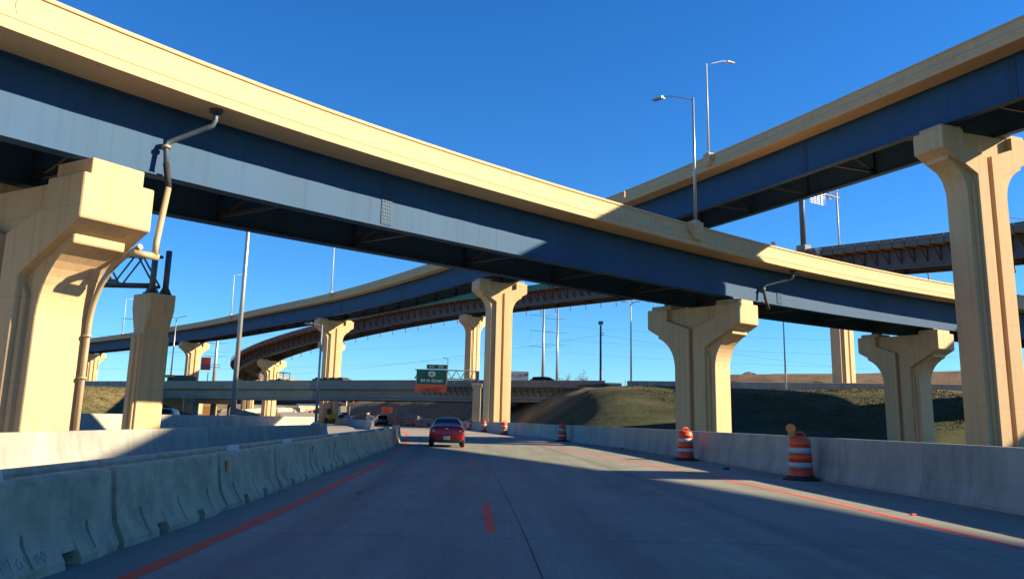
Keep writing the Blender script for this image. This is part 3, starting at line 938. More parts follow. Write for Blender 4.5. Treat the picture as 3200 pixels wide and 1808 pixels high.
pier("distant tan pier behind the overpass, right of the sign gantry column", BPATH, -1, 223.0, 8.4, 3.9, 0.5)
pier("farthest tan pier at the left, between large pier and gantry column", BPATH, -1, 276.0, 8.4, 3.9, 0.5)
pier("unseen pier added to the high viaduct outside the right edge, for its shadow on the road", BPATH, -1, 22.5, 8.4, 3.9, 0.0)  # added out of view so that its shadow band crosses the road
pier("pier carrying the unfinished viaduct, half hidden behind the tall middle pier", CPATH, -1, 185.5, 8.2, 4.0, 0.0)
pier("pier of the unfinished viaduct directly behind the high viaduct's second pier", CPATH, -1, 208.8, 8.2, 4.0, 1.0)
pier("low pier of the unfinished viaduct just above the overpass on the left", CPATH, -1, 221.5, 8.2, 4.0, 1.0)
pier("leftmost pier of the unfinished viaduct, at its hairpin bend", CPATH, -1, 246.0, 8.2, 4.0, 0.5)
pier("tan pier standing on the right embankment behind the sunlit viaduct", CPATH, -1, 124.5, 8.2, 4.0, 5.2)

# left pier drain: from the girder, across the cap end, along the curve and down the shaft
e, n_, d_ = drain(A, APATH, 1, 26.3, 3.55, 0, s_off=0.95)
cx, cy, bz, H = infoL
def PL(u, w, z): return (cx + nL[0] * u + dL[0] * w, cy + nL[1] * u + dL[1] * w, bz + z)
hwL = 3.65
mb = MB()
mb.tube([e, PL(-hwL - 0.05, 1.35, H - 1.6), PL(-hwL - 0.05, 1.35, H - 2.02)], 0.095, 12)
mb.tube([PL(-hwL - 0.05, 1.45, H - 2.0), PL(-hwL + 0.0, 0.62, H - 2.0)], 0.105, 12)
cc = [(-x - 0.11, z - 0.12) for x, z in bez((hwL - 0.65, H - 1.9), (1.72, H - 2.45), (1.62, H - 3.9))]
mb.tube([PL(-hwL - 0.10, 0.80, H - 1.80)] + [PL(u, 0.80, z) for u, z in cc] + [PL(-1.72, 0.80, H - 5.0), PL(-1.72, 0.80, 0)], 0.088, 12)
for z in (0.9, 2.6, H - 4.4): mb.tube([PL(-1.72, 0.80, z), PL(-1.72, 0.80, z + 0.06)], 0.13, 12)
tdp = thing("drain_pipe", "tan drain pipe running down the large left pier", "pipe", (cx, cy, bz), world_mesh=True)
wbuild(mb, "downpipe", PVC, tdp)
drain(A, APATH, 1, 57.0, 3.55, 0, s_off=1.9)
drain(A, APATH, 1, 74.0, 3.55, 0)

# ------------------------------------------------------------------ formwork on the unfinished viaduct
def brackets(t, path, side, step, T, walkway=0.75, s0=0.0, s1=1e9, tall=1.9):
    mb = MB()
    w = 0.07
    mb.bar((0, -walkway, -1.42), (0, 1.3, -1.42), 0.17, 0.17)
    mb.bar((0, 1.28, -1.42), (0, 1.28, -1.42 - tall), 0.17, 0.17)
    mb.bar((0, -walkway + 0.35, -1.44), (0, 1.25, -1.40 - tall), 0.17, 0.17)
    me = mb.mesh("overhang_bracket", RUST)
    pm = MB().bar((0, 0, -1.40), (0, 0, -0.22), 0.09, 0.09).mesh("rail_post", RUST)
    st = MB().bar((0, 0, 0.05), (0, 0.12, -0.75), 0.13, 0.13).box((0, 0.12, -0.8), (0.2, 0.2, 0.14)).mesh("hanger_rod", RUST)
    for k, (p, d) in enumerate(walk(path, step, s0)):
        if k * step + s0 > s1: break
        n = (-d[1] * side, d[0] * side); a = math.atan2(n[1], n[0]) - math.pi / 2
        bridge_child(me, "overhang_bracket", t, p, a)
        bridge_child(pm, "rail_post", t, (p[0] - n[0] * (walkway - 0.05), p[1] - n[1] * (walkway - 0.05), p[2]), a)
        if k % 2 == 0:
            u = 8.2 - 1.35 + 0.3
            bridge_child(st, "hanger_rod", t, (p[0] + n[0] * u, p[1] + n[1] * u, p[2] - T), a)
brackets(C, CPATH, -1, 1.9, 4.0)
def off(path, side, u, v):
    return [(p[0] + n[0] * u, p[1] + n[1] * u, p[2] + v) for p, n in frames(path, side)]
wbuild(MB().sweep([(-0.78, -1.36), (-0.78, -1.30), (1.15, -1.28), (1.15, -1.36)], CPATH, -1), "formwork_deck", PLY, C)
wbuild(MB().sweep([(-0.72, -0.26), (-0.72, -0.20), (-0.66, -0.20), (-0.66, -0.26)], CPATH, -1), "guard_rail", RUST, C)
wbuild(MB().sweep([(-0.72, -0.76), (-0.72, -0.70), (-0.66, -0.70), (-0.66, -0.76)], CPATH, -1), "guard_rail", RUST, C)
fw_ = [p for p in CPATH]
def sub(path, f): 
    r = []
    for p in path:
        if f(p): r.append(p)
    return r
for f in (lambda p: 169 < p[1] < 196 and p[0] < 12, lambda p: p[1] < 97):
    wbuild(MB().sweep([(-0.80, -1.28), (-0.80, -0.28), (-0.785, -0.28), (-0.785, -1.28)], sub(CPATH, f), -1), "green_netting", GREENNET, C)

# ------------------------------------------------------------------ overpass
def overpass():
    t = thing("overpass", "low grey overpass crossing the road in the middle distance", "bridge", (-14, 131, 0), world_mesh=True)
    Wd = 11.0
    sp = [p for p in DPATH if -66 < p[0] < 13.5]
    left = [p for p in sp if p[0] < -31.5]; right = [p for p in sp if p[0] >= -34]
    for seg, m, e in ((left, DCONC, 0), (right, CCONC, 1)):
        pr = [(0.0, 0.0), (0.0, -0.92), (0.42, -0.92), (0.36, -0.6), (0.22, 0.0)]
        wbuild(MB().sweep(pr, seg, 1), "parapet", m, t)
        slab = [(-0.05, -0.93), (-0.05, -1.33), (0.0, -1.35), (Wd, -1.35), (Wd + 0.05, -1.33), (Wd + 0.05, -0.93)]
        wbuild(MB().sweep(slab, seg, 1), "deck_slab", m, t)
        fr = frames(seg, 1)
        farp = [(p[0] + n[0] * Wd, p[1] + n[1] * Wd, p[2]) for p, n in fr]
        wbuild(MB().sweep(pr, farp, -1), "parapet", m, t)
        for g in range(5):
            u = 0.85 + g * 2.3
            gp = [(u - 0.5, -1.36), (u + 0.5, -1.36), (u + 0.5, -1.50), (u + 0.10, -1.62), (u + 0.10, -2.62), (u + 0.38, -2.80), (u + 0.38, -3.05), (u - 0.38, -3.05), (u - 0.38, -2.80), (u - 0.10, -2.62), (u - 0.10, -1.62), (u - 0.5, -1.50)]
            wbuild(MB().sweep(gp, seg, 1), "girder", m, t)
    # bent columns hidden behind the tall middle pier and near the left abutment
    for xx in (-4.5, -57.0):
        p, d = at_y(DPATH, xx, 0); n = (-d[1], d[0]); a = math.atan2(n[1], n[0])
        mb = MB(); mb.box((p[0] + n[0] * 5.5, p[1] + n[1] * 5.5, DTOP - 3.05 - 0.45), (10.0, 1.1, 0.85), rz=a)
        wbuild(mb, "bent_cap", m, t, bevel=0.03)
        for k in (1.5, 5.5, 9.5):
            mb = MB().tube([(p[0] + n[0] * k, p[1] + n[1] * k, -0.5), (p[0] + n[0] * k, p[1] + n[1] * k, DTOP - 3.9)], 0.5, 14)
            wbuild(mb, "column", m, t)
    # abutments
    for xx, m in ((-65.0, DCONC), (12.5, CCONC)):
        p, d = at_y(DPATH, xx, 0); n = (-d[1], d[0]); a = math.atan2(n[1], n[0])
        s = -1 if xx < 0 else 1
        mb = MB().box((p[0] + n[0] * 5.5 + d[0] * s * 0.4, p[1] + n[1] * 5.5 + d[1] * s * 0.4, DTOP - 3.6), (11.2, 1.4, 4.4), rz=a)
        wbuild(mb, "abutment", m, t, bevel=0.02)
    # formwork on the newer half
    mb = MB(); mb.bar((0, -0.55, -1.16), (0, 0.2, -1.16), 0.09, 0.09); mb.bar((0, -0.5, -1.2), (0, 0.62, -2.2), 0.09, 0.09)
    bm_ = mb.mesh("overhang_bracket", STEEL_D)
    pm = MB().bar((0, 0, -1.2), (0, 0, 0.05), 0.05, 0.05).mesh("rail_post", GALVD)
    o = ORIG[t.name]
    for k, (p, d) in enumerate(walk([q for q in DPATH if -14 < q[0] < 18], 0.95)):
        n = (-d[1], d[0]); a = math.atan2(n[1], n[0]) - math.pi / 2
        bridge_child(bm_, "overhang_bracket", t, p, a)
        if k % 3 == 0: bridge_child(pm, "rail_post", t, (p[0] - n[0] * 0.5, p[1] - n[1] * 0.5, p[2]), a)
    seg = [q for q in DPATH if -14 < q[0] < 18]
    wbuild(MB().sweep([(-0.6, -1.14), (-0.6, -1.06), (-0.06, -1.06), (-0.06, -1.14)], seg, 1), "formwork_deck", WOOD, t)
    wbuild(MB().sweep([(-0.53, -0.50), (-0.53, -0.45), (-0.48, -0.45), (-0.48, -0.50)], [q for q in DPATH if -17 < q[0] < 16], 1), "guard_rail", GALVD, t)
    return t
overpass()
# cross road continuing on the embankments, with its barrier walls
for f, lab, lab2 in ((lambda p: p[0] > 13.2, "grey barrier wall along the top of the right embankment", "cross_road"), (lambda p: p[0] < -65.5, "grey barrier wall on top of the left embankment", "cross_road")):
    seg = [p for p in DPATH if f(p)]
    w = [(p[0], p[1], p[2] - 1.12) for p in seg]
    barrier_wall("barrier_wall", lab, w, 1.12, 1, joints=9.0)
    rows = [(i * 3.0, [(p[0] + n[0] * 0.4, p[1] + n[1] * 0.4, DTOP - 0.93), (p[0] + n[0] * 13, p[1] + n[1] * 13, DTOP - 0.93)]) for i, (p, n) in enumerate(frames(seg, 1))]
    strip("cross_road", rows, ROADF, kind="structure")

# ------------------------------------------------------------------ lamp poles
def lamp_pole(label, loc, h, arm_dir, arm=2.1, r=0.10, double=False, m=GALV, group="lamp poles", name="lamp_pole", rise=0.45, head=1.0):
    t = thing(name, label, "lamp pole", loc, math.atan2(arm_dir[1], arm_dir[0]), group)
    MB().box((0, 0, 0.05), (0.36, 0.36, 0.1)).build("base_plate", m, t)
    MB().tube([(0, 0, 0.08), (0, 0, h * 0.5), (0, 0, h)], [r, r * 0.8, r * 0.6], 12).build("pole", m, t)
    for s in ((1, -1) if double else (1,)):
        MB().tube([(0, 0, h - 0.12), (s * arm * 0.35, 0, h - 0.12 + rise * 0.45), (s * arm * 0.72, 0, h - 0.12 + rise * 0.9), (s * arm * 0.86, 0, h - 0.12 + rise), (s * arm, 0, h - 0.12 + rise)], r * 0.42, 8).build("arm", m, t)
        z = h - 0.10 + rise
        hb = MB(); x0, x1 = s * (arm - 0.05), s * (arm + 0.72 * head)
        hb.prism([(x0, z - 0.05), (x1, z - 0.05), (x1, z + 0.01), ((x0 + x1) / 2, z + 0.05), (x0, z + 0.06)], -0.16 * head, 0.16 * head)
        ho = hb.build("luminaire", m, t)
        MB().box(((x0 + x1) / 2 + s * 0.08, 0, z - 0.06), (0.42 * head, 0.22 * head, 0.02)).build("lens", LENS, ho)
    return t
pa, na = pedestal(A, APATH, 1, 49.6)
lamp_pole("grey lamp pole on the sunlit viaduct's parapet, arm to the left", pa, 7.8, na, arm=2.3, rise=0.75)
pb, nb = pedestal(B, BPATH, -1, 70.9)
lamp_pole("white lamp pole on the high viaduct, arm to the right", pb, 8.3, nb, arm=2.3, m=WHITEP, rise=0.75)
for yv, lab in ((158.5, "slender lamp pole on the high viaduct above the unfinished bridge"), (197.5, "far lamp pole on the high viaduct, left of the tall thick pole"), (253.0, "farthest lamp pole on the high viaduct, left of the sign gantry")):
    pb, nb = pedestal(B, BPATH, -1, yv)
    lamp_pole(lab, pb, 9.3 if yv < 240 else 10.2, nb, arm=2.4, r=0.13, m=WHITEP)
lamp_pole("tall thick light pole rising behind the left concrete walls", (-23.6, 75.0, 1.2), 22.0, (-0.9, 0.4), arm=2.5, r=0.24)
lamp_pole("thin light pole at the sunlit wall end, arm to the left", (-13.15, 60.0, 0.86), 6.75, (-1, 0.1), arm=0.8, r=0.10, head=0.6, rise=0.2)
MB().box((0, 0, -0.5), (0.55, 0.6, 1.0)).build("x", WALLC).name = "pole_footing"
bpy.data.objects["pole_footing"].location = (-13.15, 60.0, 0.86)
tag(bpy.data.objects["pole_footing"], "concrete footing block under the thin light pole at the wall end", "footing")
lamp_pole("white light pole behind the cross road barrier, left of the shaded pier", (18.6, 132.0, 6.0), 13.4, (-1, 0.2), arm=0.9, r=0.16, double=True, m=WHITEP, head=0.8)
lamp_pole("white light pole standing on the grass in front of the embankment wall", (35.2, 110.2, 5.7), 9.1, (1, 0.1), arm=0.7, r=0.13, m=WHITEP, head=0.8, rise=0.2)
lamp_pole("double-armed light pole beyond the overpass, right of the gantry column", (-74.0, 190.0, 5.5), 16.4, (1, 0.0), arm=1.7, r=0.18, double=True)
lamp_pole("distant light pole right of the farthest pier at the left", (-124.0, 261.0, 6.0), 10.4, (1, 0.1), arm=1.8, r=0.15, m=WHITEP)
lamp_pole("lamp at the right edge whose curved arm reaches into view", (68.6, 109.5, 25.4), 3.2, (-1, 0.15), arm=3.4, r=0.12, rise=0.5)
lamp_pole("short lamp pole behind the exit sign truss", (-14.2, 200.0, 3.5), 11.5, (-1, 0), arm=0.6, r=0.14, head=0.8, rise=0.2, m=GALVD)
for px_, y_, h_, lab in ((-48.6, 228, 5.6, "slim white pole under the overpass, left of the dump truck"), (-44.5, 240, 5.8, "slim white pole under the overpass behind the orange work sign"), (-33.0, 236, 5.0, "slim pole under the overpass near the blue container, left one"),
                         (-31.5, 240, 5.0, "slim pole under the overpass near the blue container, middle one"), (-27.8, 238, 4.8, "slim pole under the overpass near the blue container, right one"), (-62.0, 150, 4.2, "slim white pole under the left half of the overpass"),
                         (-56.5, 152, 4.2, "slim white pole under the overpass beside the orange barrel sign")):
    t = thing("slim_pole", lab, "pole", (px_, y_, ground_z(px_, y_)), 0, "slim poles under the overpass")
    MB().tube([(0, 0, 0), (0, 0, h_)], 0.13 if y_ > 200 else 0.10, 8).build("shaft", GALV if y_ < 230 else WHITEP, t)

# wooden pole with floodlight
t = thing("floodlight_pole", "dark wooden pole with a floodlight on top behind the cross road", "light pole", (14.9, 141.0, 6.0))
MB().tube([(0, 0, 0), (0, 0, 11.0)], [0.20, 0.15], 10).build("pole", WOOD, t)
MB().box((0, -0.1, 11.35), (0.75, 0.45, 0.55)).build("floodlight", GALVD, t)
MB().tube([(0.28 + 0.24 * math.cos(a), 0, 9.55 + 0.24 * math.sin(a)) for a in [i * math.pi / 5 for i in range(10)]], 0.05, 6).build("cable_coil", RUBBER, t)

# ------------------------------------------------------------------ sign gantry at the left
def box_truss(mb_list, a, b, dep, hgt, nbay, r=0.06, up=(0, 0, 1)):
    """four chords and zigzag webs between a and b (bottom front edge), depth sideways, height up"""
    a = Vector(a); b = Vector(b); ax = (b - a).normalized(); s = ax.cross(Vector(up)).normalized() * dep; u = Vector(up) * hgt
    chords, webs = mb_list
    for o in (Vector(), s, u, s + u): chords.tube([a + o, b + o], r, 8)
    for i in range(nbay):
        p0 = a + (b - a) * (i / nbay); p1 = a + (b - a) * ((i + 1) / nbay); pm = (p0 + p1) / 2
        for o in (Vector(), s):
            webs.tube([p0 + o, pm + o + u], r * 0.6, 6); webs.tube([pm + o + u, p1 + o], r * 0.6, 6)
        for o in (Vector(), u):
            webs.tube([p0 + o, p1 + o + s], r * 0.5, 6); webs.tube([p0 + o, p0 + o + s], r * 0.5, 6)
    return chords, webs
t = thing("sign_gantry_column", "tan tapered concrete column with a dark steel truss, left of centre", "gantry", (-16.7, 40.0, -0.1))
H = 6.85
prof = lambda w0, w1: [(-w0, 0), (w0, 0), (w0, H - 1.6), (w1, H - 0.55), (w1, H), (-w1, H), (-w1, H - 1.6 + 0.9), (-w0, H - 1.6)]
rzm = Matrix.Rotation(math.radians(-38), 3, 'Z')
MB().prism([(-0.45, 0), (0.45, 0), (0.45, H - 1.7), (0.78, H - 0.7), (0.78, H), (-0.78, H), (-0.78, H - 0.7), (-0.45, H - 1.7)], -0.62, 0.62, rzm).build("column", TAN, t, bevel=0.03)
MB().prism([(-0.36, 0), (0.36, 0), (0.36, H - 1.9), (-0.36, H - 1.9)], -0.74, 0.74, rzm).build("rib", TAN, t, bevel=0.03)
MB().prism([(-0.16, 0), (0.16, 0), (0.16, H - 2.0), (-0.16, H - 2.0)], -0.86, 0.86, rzm).build("rib", TAN, t, bevel=0.03)
for dx, dy in ((-0.02, -0.35), (0.28, 0.45)):
    MB().tube([(dx, dy, H), (dx, dy, H + 2.2)], 0.14, 12).build("post", GALVD, t)
    MB().box((dx, dy, H + 0.03), (0.62, 0.5, 0.06)).build("base_plate", GALVD, t)
    MB().prism([(dx - 0.34, H + 0.06), (dx + 0.34, H + 0.06), (dx + 0.1, H + 0.5), (dx - 0.1, H + 0.5)], dy - 0.02, dy + 0.02).build("stiffener", GALVD, t)
ch, wb = box_truss((MB(), MB()), (-15.0, -0.28, H + 0.45), (0.0, -0.28, H + 0.45), -0.75, 1.45, 8, r=0.075)
ch.build("truss_chords", GALVD, t); wb.build("truss_webs", GALVD, t)
for k in range(8):
    x = -15 + 15 * (k + 0.5) / 8
    MB().box((x, -0.37, H + 0.45 + 1.37), (0.5, 0.03, 0.26)).build("gusset_plate", GALVD, t)
    MB().box((x - 0.94, -0.37, H + 0.45 + 0.1), (0.5, 0.03, 0.24)).build("gusset_plate", GALVD, t)

# ------------------------------------------------------------------ exit sign on its cantilever
YS = 119.0
t = thing("exit_sign", "green exit sign with orange ramp-closed panel on a cantilever truss", "road sign", (-4.35, YS, 0.0))
MB().prism([(-0.55, 0), (0.55, 0), (0.55, 5.5), (0.72, 5.7), (0.72, 6.15), (-0.72, 6.15), (-0.72, 5.7), (-0.55, 5.5)], -0.5, 0.5).build("column", DCONC, t, bevel=0.03)
MB().box((0, 0.4, 6.95), (0.45, 0.45, 1.7)).build("post", GALVD, t)
ch, wb = box_truss((MB(), MB()), (-8.6, 0.85, 6.75), (0.2, 0.85, 6.75), 0.6, 1.15, 7, r=0.06)
ch.build("truss_chords", GALVD, t); wb.build("truss_webs", GALVD, t)
X90 = (math.radians(90), 0, 0)
def panel(x0, x1, z0, z1, y, m, name, par, r=0.12):
    def rr(x0, x1, z0, z1, r):
        out = []
        for cx_, cz_, a0 in ((x1 - r, z1 - r, 0), (x0 + r, z1 - r, 90), (x0 + r, z0 + r, 180), (x1 - r, z0 + r, 270)):
            for k in range(4): a = math.radians(a0 + 30 * k); out.append((cx_ + r * math.cos(a), cz_ + r * math.sin(a)))
        return out
    return MB().prism(rr(x0, x1, z0, z1, r), y, y + 0.03).build(name, m, par)
sx0, sx1 = -8.35, -4.15
panel(sx0, sx1, 5.85, 7.95, -0.10, SIGNW, "sign_border", t)
gp = panel(sx0 + 0.05, sx1 - 0.05, 5.90, 7.90, -0.118, SIGNG, "green_panel", t)
panel(sx0 + 1.35, sx1, 8.0, 8.62, -0.10, SIGNW, "sign_border", t)
ep = panel(sx0 + 1.39, sx1 - 0.04, 8.04, 8.58, -0.118, SIGNG, "exit_tab", t, r=0.08)
op = panel(sx0 - 0.12, sx1 - 0.04, 4.86, 5.88, -0.13, SIGNO, "orange_panel", t, r=0.04)
ob = panel(sx0 + 0.98, sx1 - 0.72, 4.96, 5.42, -0.150, SIGNO, "orange_plate", t, r=0.02)
panel(sx0 + 0.94, sx1 - 0.68, 4.92, 5.46, -0.141, BLACK, "plate_border", t, r=0.02)
text("EXIT", 0.36, SIGNW, t, "lettering", (sx0 + 2.05, -0.128, 8.31), X90, bold=0.006)
text("306", 0.52, SIGNW, t, "lettering", (sx0 + 3.3, -0.128, 8.31), X90, bold=0.008)
MB().prism([(-0.42, 0.30), (-0.30, 0.36), (0.30, 0.36), (0.42, 0.30), (0.50, 0.18), (0.46, 0.05), (0.50, -0.12), (0.40, -0.28), (0.18, -0.32), (0.0, -0.42), (-0.18, -0.32), (-0.40, -0.28), (-0.50, -0.12), (-0.46, 0.05), (-0.50, 0.18)], 0, 0.02,
            None).build("route_shield", SIGNW, t).location = ((sx0 + sx1) / 2, -0.14, 7.30)
text("181", 0.50, BLACK, t, "lettering", ((sx0 + sx1) / 2, -0.15, 7.31), X90, sx=0.85, bold=0.004)
text("84 th Street", 0.62, SIGNW, t, "lettering", ((sx0 + sx1) / 2, -0.128, 6.42), X90, bold=0.008)
text("RAMP CLOSED", 0.36, BLACK, t, "lettering", ((sx0 + sx1) / 2 + 0.13, -0.160, 5.19), X90, sx=0.9, bold=0.006)
MB().box(((sx0 + sx1) / 2, 0.12, 6.9), (4.0, 0.06, 0.12)).build("sign_bracket", GALVD, t)

# ------------------------------------------------------------------ gantry on the unfinished viaduct
p, d = at_y(CPATH, 127.0); n = (d[1], -d[0])
g0 = (p[0] + n[0] * 0.2, p[1] + n[1] * 0.2, p[2])
t = thing("sign_gantry", "grey sign gantry seen from behind on the unfinished viaduct", "gantry", g0, math.atan2(n[1], n[0]))
MB().box((0, 0, -0.1), (1.5, 1.6, 1.4)).build("pedestal", CCONC, t, bevel=0.05)
MB().tube([(0, 0, 0.5), (0, 0, 13.0)], 0.42, 18).build("column", GALVD, t)
MB().box((0, 0, 9.0), (2.0, 1.0, 0.14)).build("bracket_plate", GALVD, t)
ch, wb = box_truss((MB(), MB()), (0.4, -0.7, 9.3), (8.4, -0.7, 9.3), -1.3, 2.2, 6, r=0.09)
ch.build("truss_chords", GALV, t); wb.build("truss_webs", GALV, t)
for k in range(11): MB().box((2.5, -0.9, 7.4 + k * 0.32), (4.0 if k > 2 else 3.0, 0.07, 0.12)).build("panel_stiffener", GALV, t)
for k in range(5): MB().box((0.7 + k * 0.9, -0.98, 9.0), (0.08, 0.06, 3.3)).build("panel_upright", GALVD, t)
MB().tube([(8.3, -0.3, -1.0), (8.3, -0.3, 10.2)], 0.16, 10).build("far_post", WHITEP, t)
# marker panel and white sacks on the walkway beside it
q, d2 = at_y(CPATH, 131.5)
t = thing("marker_panel", "white rectangular panel on the unfinished viaduct beside the gantry", "panel", (q[0], q[1], q[2] - 0.1))
MB().box((0, 0, 0.95), (0.75, 0.06, 1.9)).build("board", WHITEP, t)
MB().box((0.05, -0.05, 0.95), (0.06, 0.06, 1.9)).build("stiffener", GALVD, t)
q, d2 = at_y(CPATH, 124.3)
t = thing("tarp_bundle", "white wedge-shaped tarp hung on the walkway rail beside the gantry", "tarp", (q[0] + d2[1] * -0.75, q[1] + d2[0] * 0.75, q[2] - 1.25))
MB().prism([(-0.05, 0.0), (0.08, 0.0), (0.55, 1.0), (-0.45, 1.05)], -0.1, 0.1).build("cloth", WHITEP, t)

# ------------------------------------------------------------------ power line monopoles and wires
def monopole(label, loc, h, r0, levels, half):
    t = thing("power_pole", label, "power pole", loc, 0, "tall steel power poles")
    MB().tube([(0, 0, 0), (0, 0, h)], [r0, r0 * 0.45], 12).build("mast", GALV, t)
    for z in levels:
        MB().tube([(-half, 0, z + 0.3), (0, 0, z), (half, 0, z + 0.3)], 0.08, 6).build("crossarm", GALVD, t)
        for s in (-1, 1): MB().tube([(s * half, 0, z + 0.3), (s * half * 0.95, 0, z - 2.6)], 0.03, 5).build("insulator", GALVD, t)
    return [(loc[0] + s * half * 0.95, loc[1], loc[2] + z - 2.6) for z in levels for s in (-1, 1)]
m1 = monopole("tall power pole beyond the cross road, left of its twin", (12.9, 330.0, 5.0), 42.0, 0.75, (36, 30, 24), 5.2)
m2 = monopole("tall power pole beyond the cross road, right of its twin", (19.1, 345.0, 5.0), 41.0, 0.68, (36.5, 31, 26), 5.0)
m3 = monopole("thick steel power pole left of the sign gantry column", (-104.5, 240.0, 5.0), 24.0, 0.85, (21.5, 17), 4.0)
m4 = monopole("steel power pole beside the red and blue billboard", (-101.5, 299.0, 5.0), 27.0, 0.75, (24, 20, 15.5), 4.0)
def wire(a, b, sag=3.0, r=0.014):
    P = [tuple(a[k] + (b[k] - a[k]) * i / 24 - (sag * 4 * (i / 24) * (1 - i / 24) if k == 2 else 0) for k in range(3)) for i in range(25)]
    o = MB().tube(P, r, 4).build("power_wire", WIRE)
    tag(o, "thin overhead power wire strung between the tall steel power poles", "wire", "overhead power wires")
for k in range(6):
    wire(m1[k], (-240, 300, m1[k][2] - 9), 5)
    wire(m2[k], (330, 330, m2[k][2] + 2), 5)
for k in range(4): wire(m4[k], (-330, 250, m4[k][2]), 4)
wire((14.9, 141, 15.4), (-60, 190, 9.0), 1.0, 0.014)
wire((14.9, 141, 15.4), (90, 150, 9.5), 0.8, 0.014)

# ------------------------------------------------------------------ billboards
t = thing("billboard", "red and blue billboard on a post beyond the overpass", "billboard", (-80.6, 230.0, 5.0))
MB().tube([(0.8, 0, 0), (0.8, 0, 7.0)], 0.12, 8).build("post", WHITEP, t)
MB().box((0, 0, 9.2), (2.5, 0.3, 3.3)).build("red_face", BANNER_R, t)
MB().box((0, -0.17, 8.7), (2.5, 0.03, 0.62)).build("blue_band", BANNER_B, t)
MB().prism([(-0.95, 10.6), (0.95, 10.6), (0.7, 9.9), (0.85, 9.25), (-0.85, 9.25), (-0.7, 9.9)], -0.2, -0.15).build("emblem", mat("bright_red_print", (0.6, 0.07, 0.06), 0.6), t)
MB().box((2.6, 0, 9.0), (2.6, 0.1, 0.12)).box((2.6, 0, 8.3), (2.6, 0.1, 0.12)).build("bracket", GALVD, t)
t = thing("billboard", "white billboard lettered at home, right of the tall middle pier", "billboard", (0.9, 200.0, 6.0))
MB().box((0, 0, 5.4), (7.2, 0.3, 2.0)).build("white_face", SIGNW, t)
for x in (-2.5, 2.5): MB().tube([(x, 0.1, 0), (x, 0.1, 4.5)], 0.15, 8).build("post", GALVD, t)
text("at h", 1.15, GREYP, t, "lettering", (-0.3, -0.17, 5.55), X90, align='LEFT', sx=0.9)
MB().prism([(-0.28, 0.0), (0.28, 0.0), (0.28, 0.34), (0, 0.62), (-0.28, 0.34)], -0.18, -0.16).build("house_emblem", TEAL, t).location = (1.62, 0, 5.26)
text("me", 1.15, GREYP, t, "lettering", (1.95, -0.17, 5.55), X90, align='LEFT', sx=0.9)
for k, x in enumerate((3.0, 3.35)): MB().prism([(-0.35, 0.5), (0.0, 0.3), (0.35, 0.55), (0.05, 0.0), (-0.05, 0.0)], -0.18, -0.16).build("tree_print", WOOD, t).location = (x, 0, 5.5)

# ------------------------------------------------------------------ traffic drums
def drum(label, loc, light=False, s=1.0, group="traffic drums along the right shoulder", rz=0.0, lightside=-1):
    t = thing("traffic_drum", label, "traffic drum", loc, rz, group)
    t.scale = (s, s, s)
    if "drum" not in MESHES:
        r = lambda z: 0.29 - 0.055 * (z - 0.08)
        body = MB().lathe([(0.0, 0.06), (0.29, 0.06), (0.29, 0.10), (r(.25), .25), (r(.25) - .012, .255), (r(.43) - .012, .43), (r(.43), .435), (r(.60), .60), (r(.60) - .012, .605), (r(.78), .78), (r(.93), .93), (0.20, 1.0), (0.12, 1.02), (0.0, 1.02)], 24)
        MESHES["drum"] = body.mesh("drum_body", ORANGE)
        for nm, z0, z1, m in (("band1", .285, .415, WHITER), ("band2", .455, .585, ORANGER), ("band3", .62, .75, WHITER), ("band4", .79, .91, ORANGER)):
            MESHES[nm] = MB().lathe([(r(z0) - .005, z0), (r(z0) + .004, z0), (r(z1) + .004, z1), (r(z1) - .005, z1)], 24).mesh(nm, m)
        b = MB().lathe([(0.0, 0.0), (0.44, 0.0), (0.45, 0.03), (0.36, 0.06), (0.32, 0.10), (0.27, 0.11)], 8, smooth=False)
        MESHES["base"] = b.mesh("rubber_base", RUBBER)
        MESHES["handle"] = MB().tube([(-0.13, 0, 0.99), (-0.11, 0, 1.07), (-0.06, 0, 1.115), (0.06, 0, 1.115), (0.11, 0, 1.07), (0.13, 0, 0.99)], 0.025, 8).mesh("handle", ORANGE)
        l = MB().tube([(0, -0.045, 0), (0, 0.045, 0)], 0.105, 18)
        MESHES["lamp"] = l.mesh("warning_light", AMBER)
        MESHES["lampbox"] = MB().box((0, 0, -0.16), (0.13, 0.07, 0.15)).mesh("battery_case", YELLOW)
    link(MESHES["drum"], "body", t)
    for nm in ("band1", "band2", "band3", "band4"): link(MESHES[nm], "reflective_band", t)
    link(MESHES["base"], "rubber_base", t)
    link(MESHES["handle"], "handle", t)
    if light:
        lo = link(MESHES["lamp"], "warning_light", t, (0.20 * lightside, 0, 1.20))
        link(MESHES["lampbox"], "battery_case", lo)
    return t
MESHES = {}
drum("nearest orange and white traffic drum, amber light on its left shoulder", (7.88, 23.7, 0), True, 1.12)
drum("second traffic drum by the right barrier, half in sunlight", (7.0, 34.6, 0), False, 1.12, rz=0.4)
drum("third traffic drum along the right barrier, counted from the camera", (3.85, 62.0, 0), False, 1.15, rz=0.9)
drum("fourth traffic drum along the right barrier, by the tall middle pier", (-0.35, 84.5, 0), False, 1.15, rz=0.2)
drum("fifth traffic drum with a small light, right of the red car's roof", (-2.75, 100.5, 0), True, 1.15, lightside=-0.4)
drum("sunlit sixth traffic drum with a small light, beside the red car", (-4.9, 115.0, 0), True, 1.15, lightside=-0.1)
drum("farthest traffic drum of the right row, touching the red car's roof", (-8.6, 127.0, 0), True, 1.15, lightside=0.1)
wd = [(-20.2, 150), (-19.4, 151.5), (-18.5, 150), (-17.4, 152), (-16.3, 150.5), (-15.1, 152), (-21.3, 152)]
wd.sort()
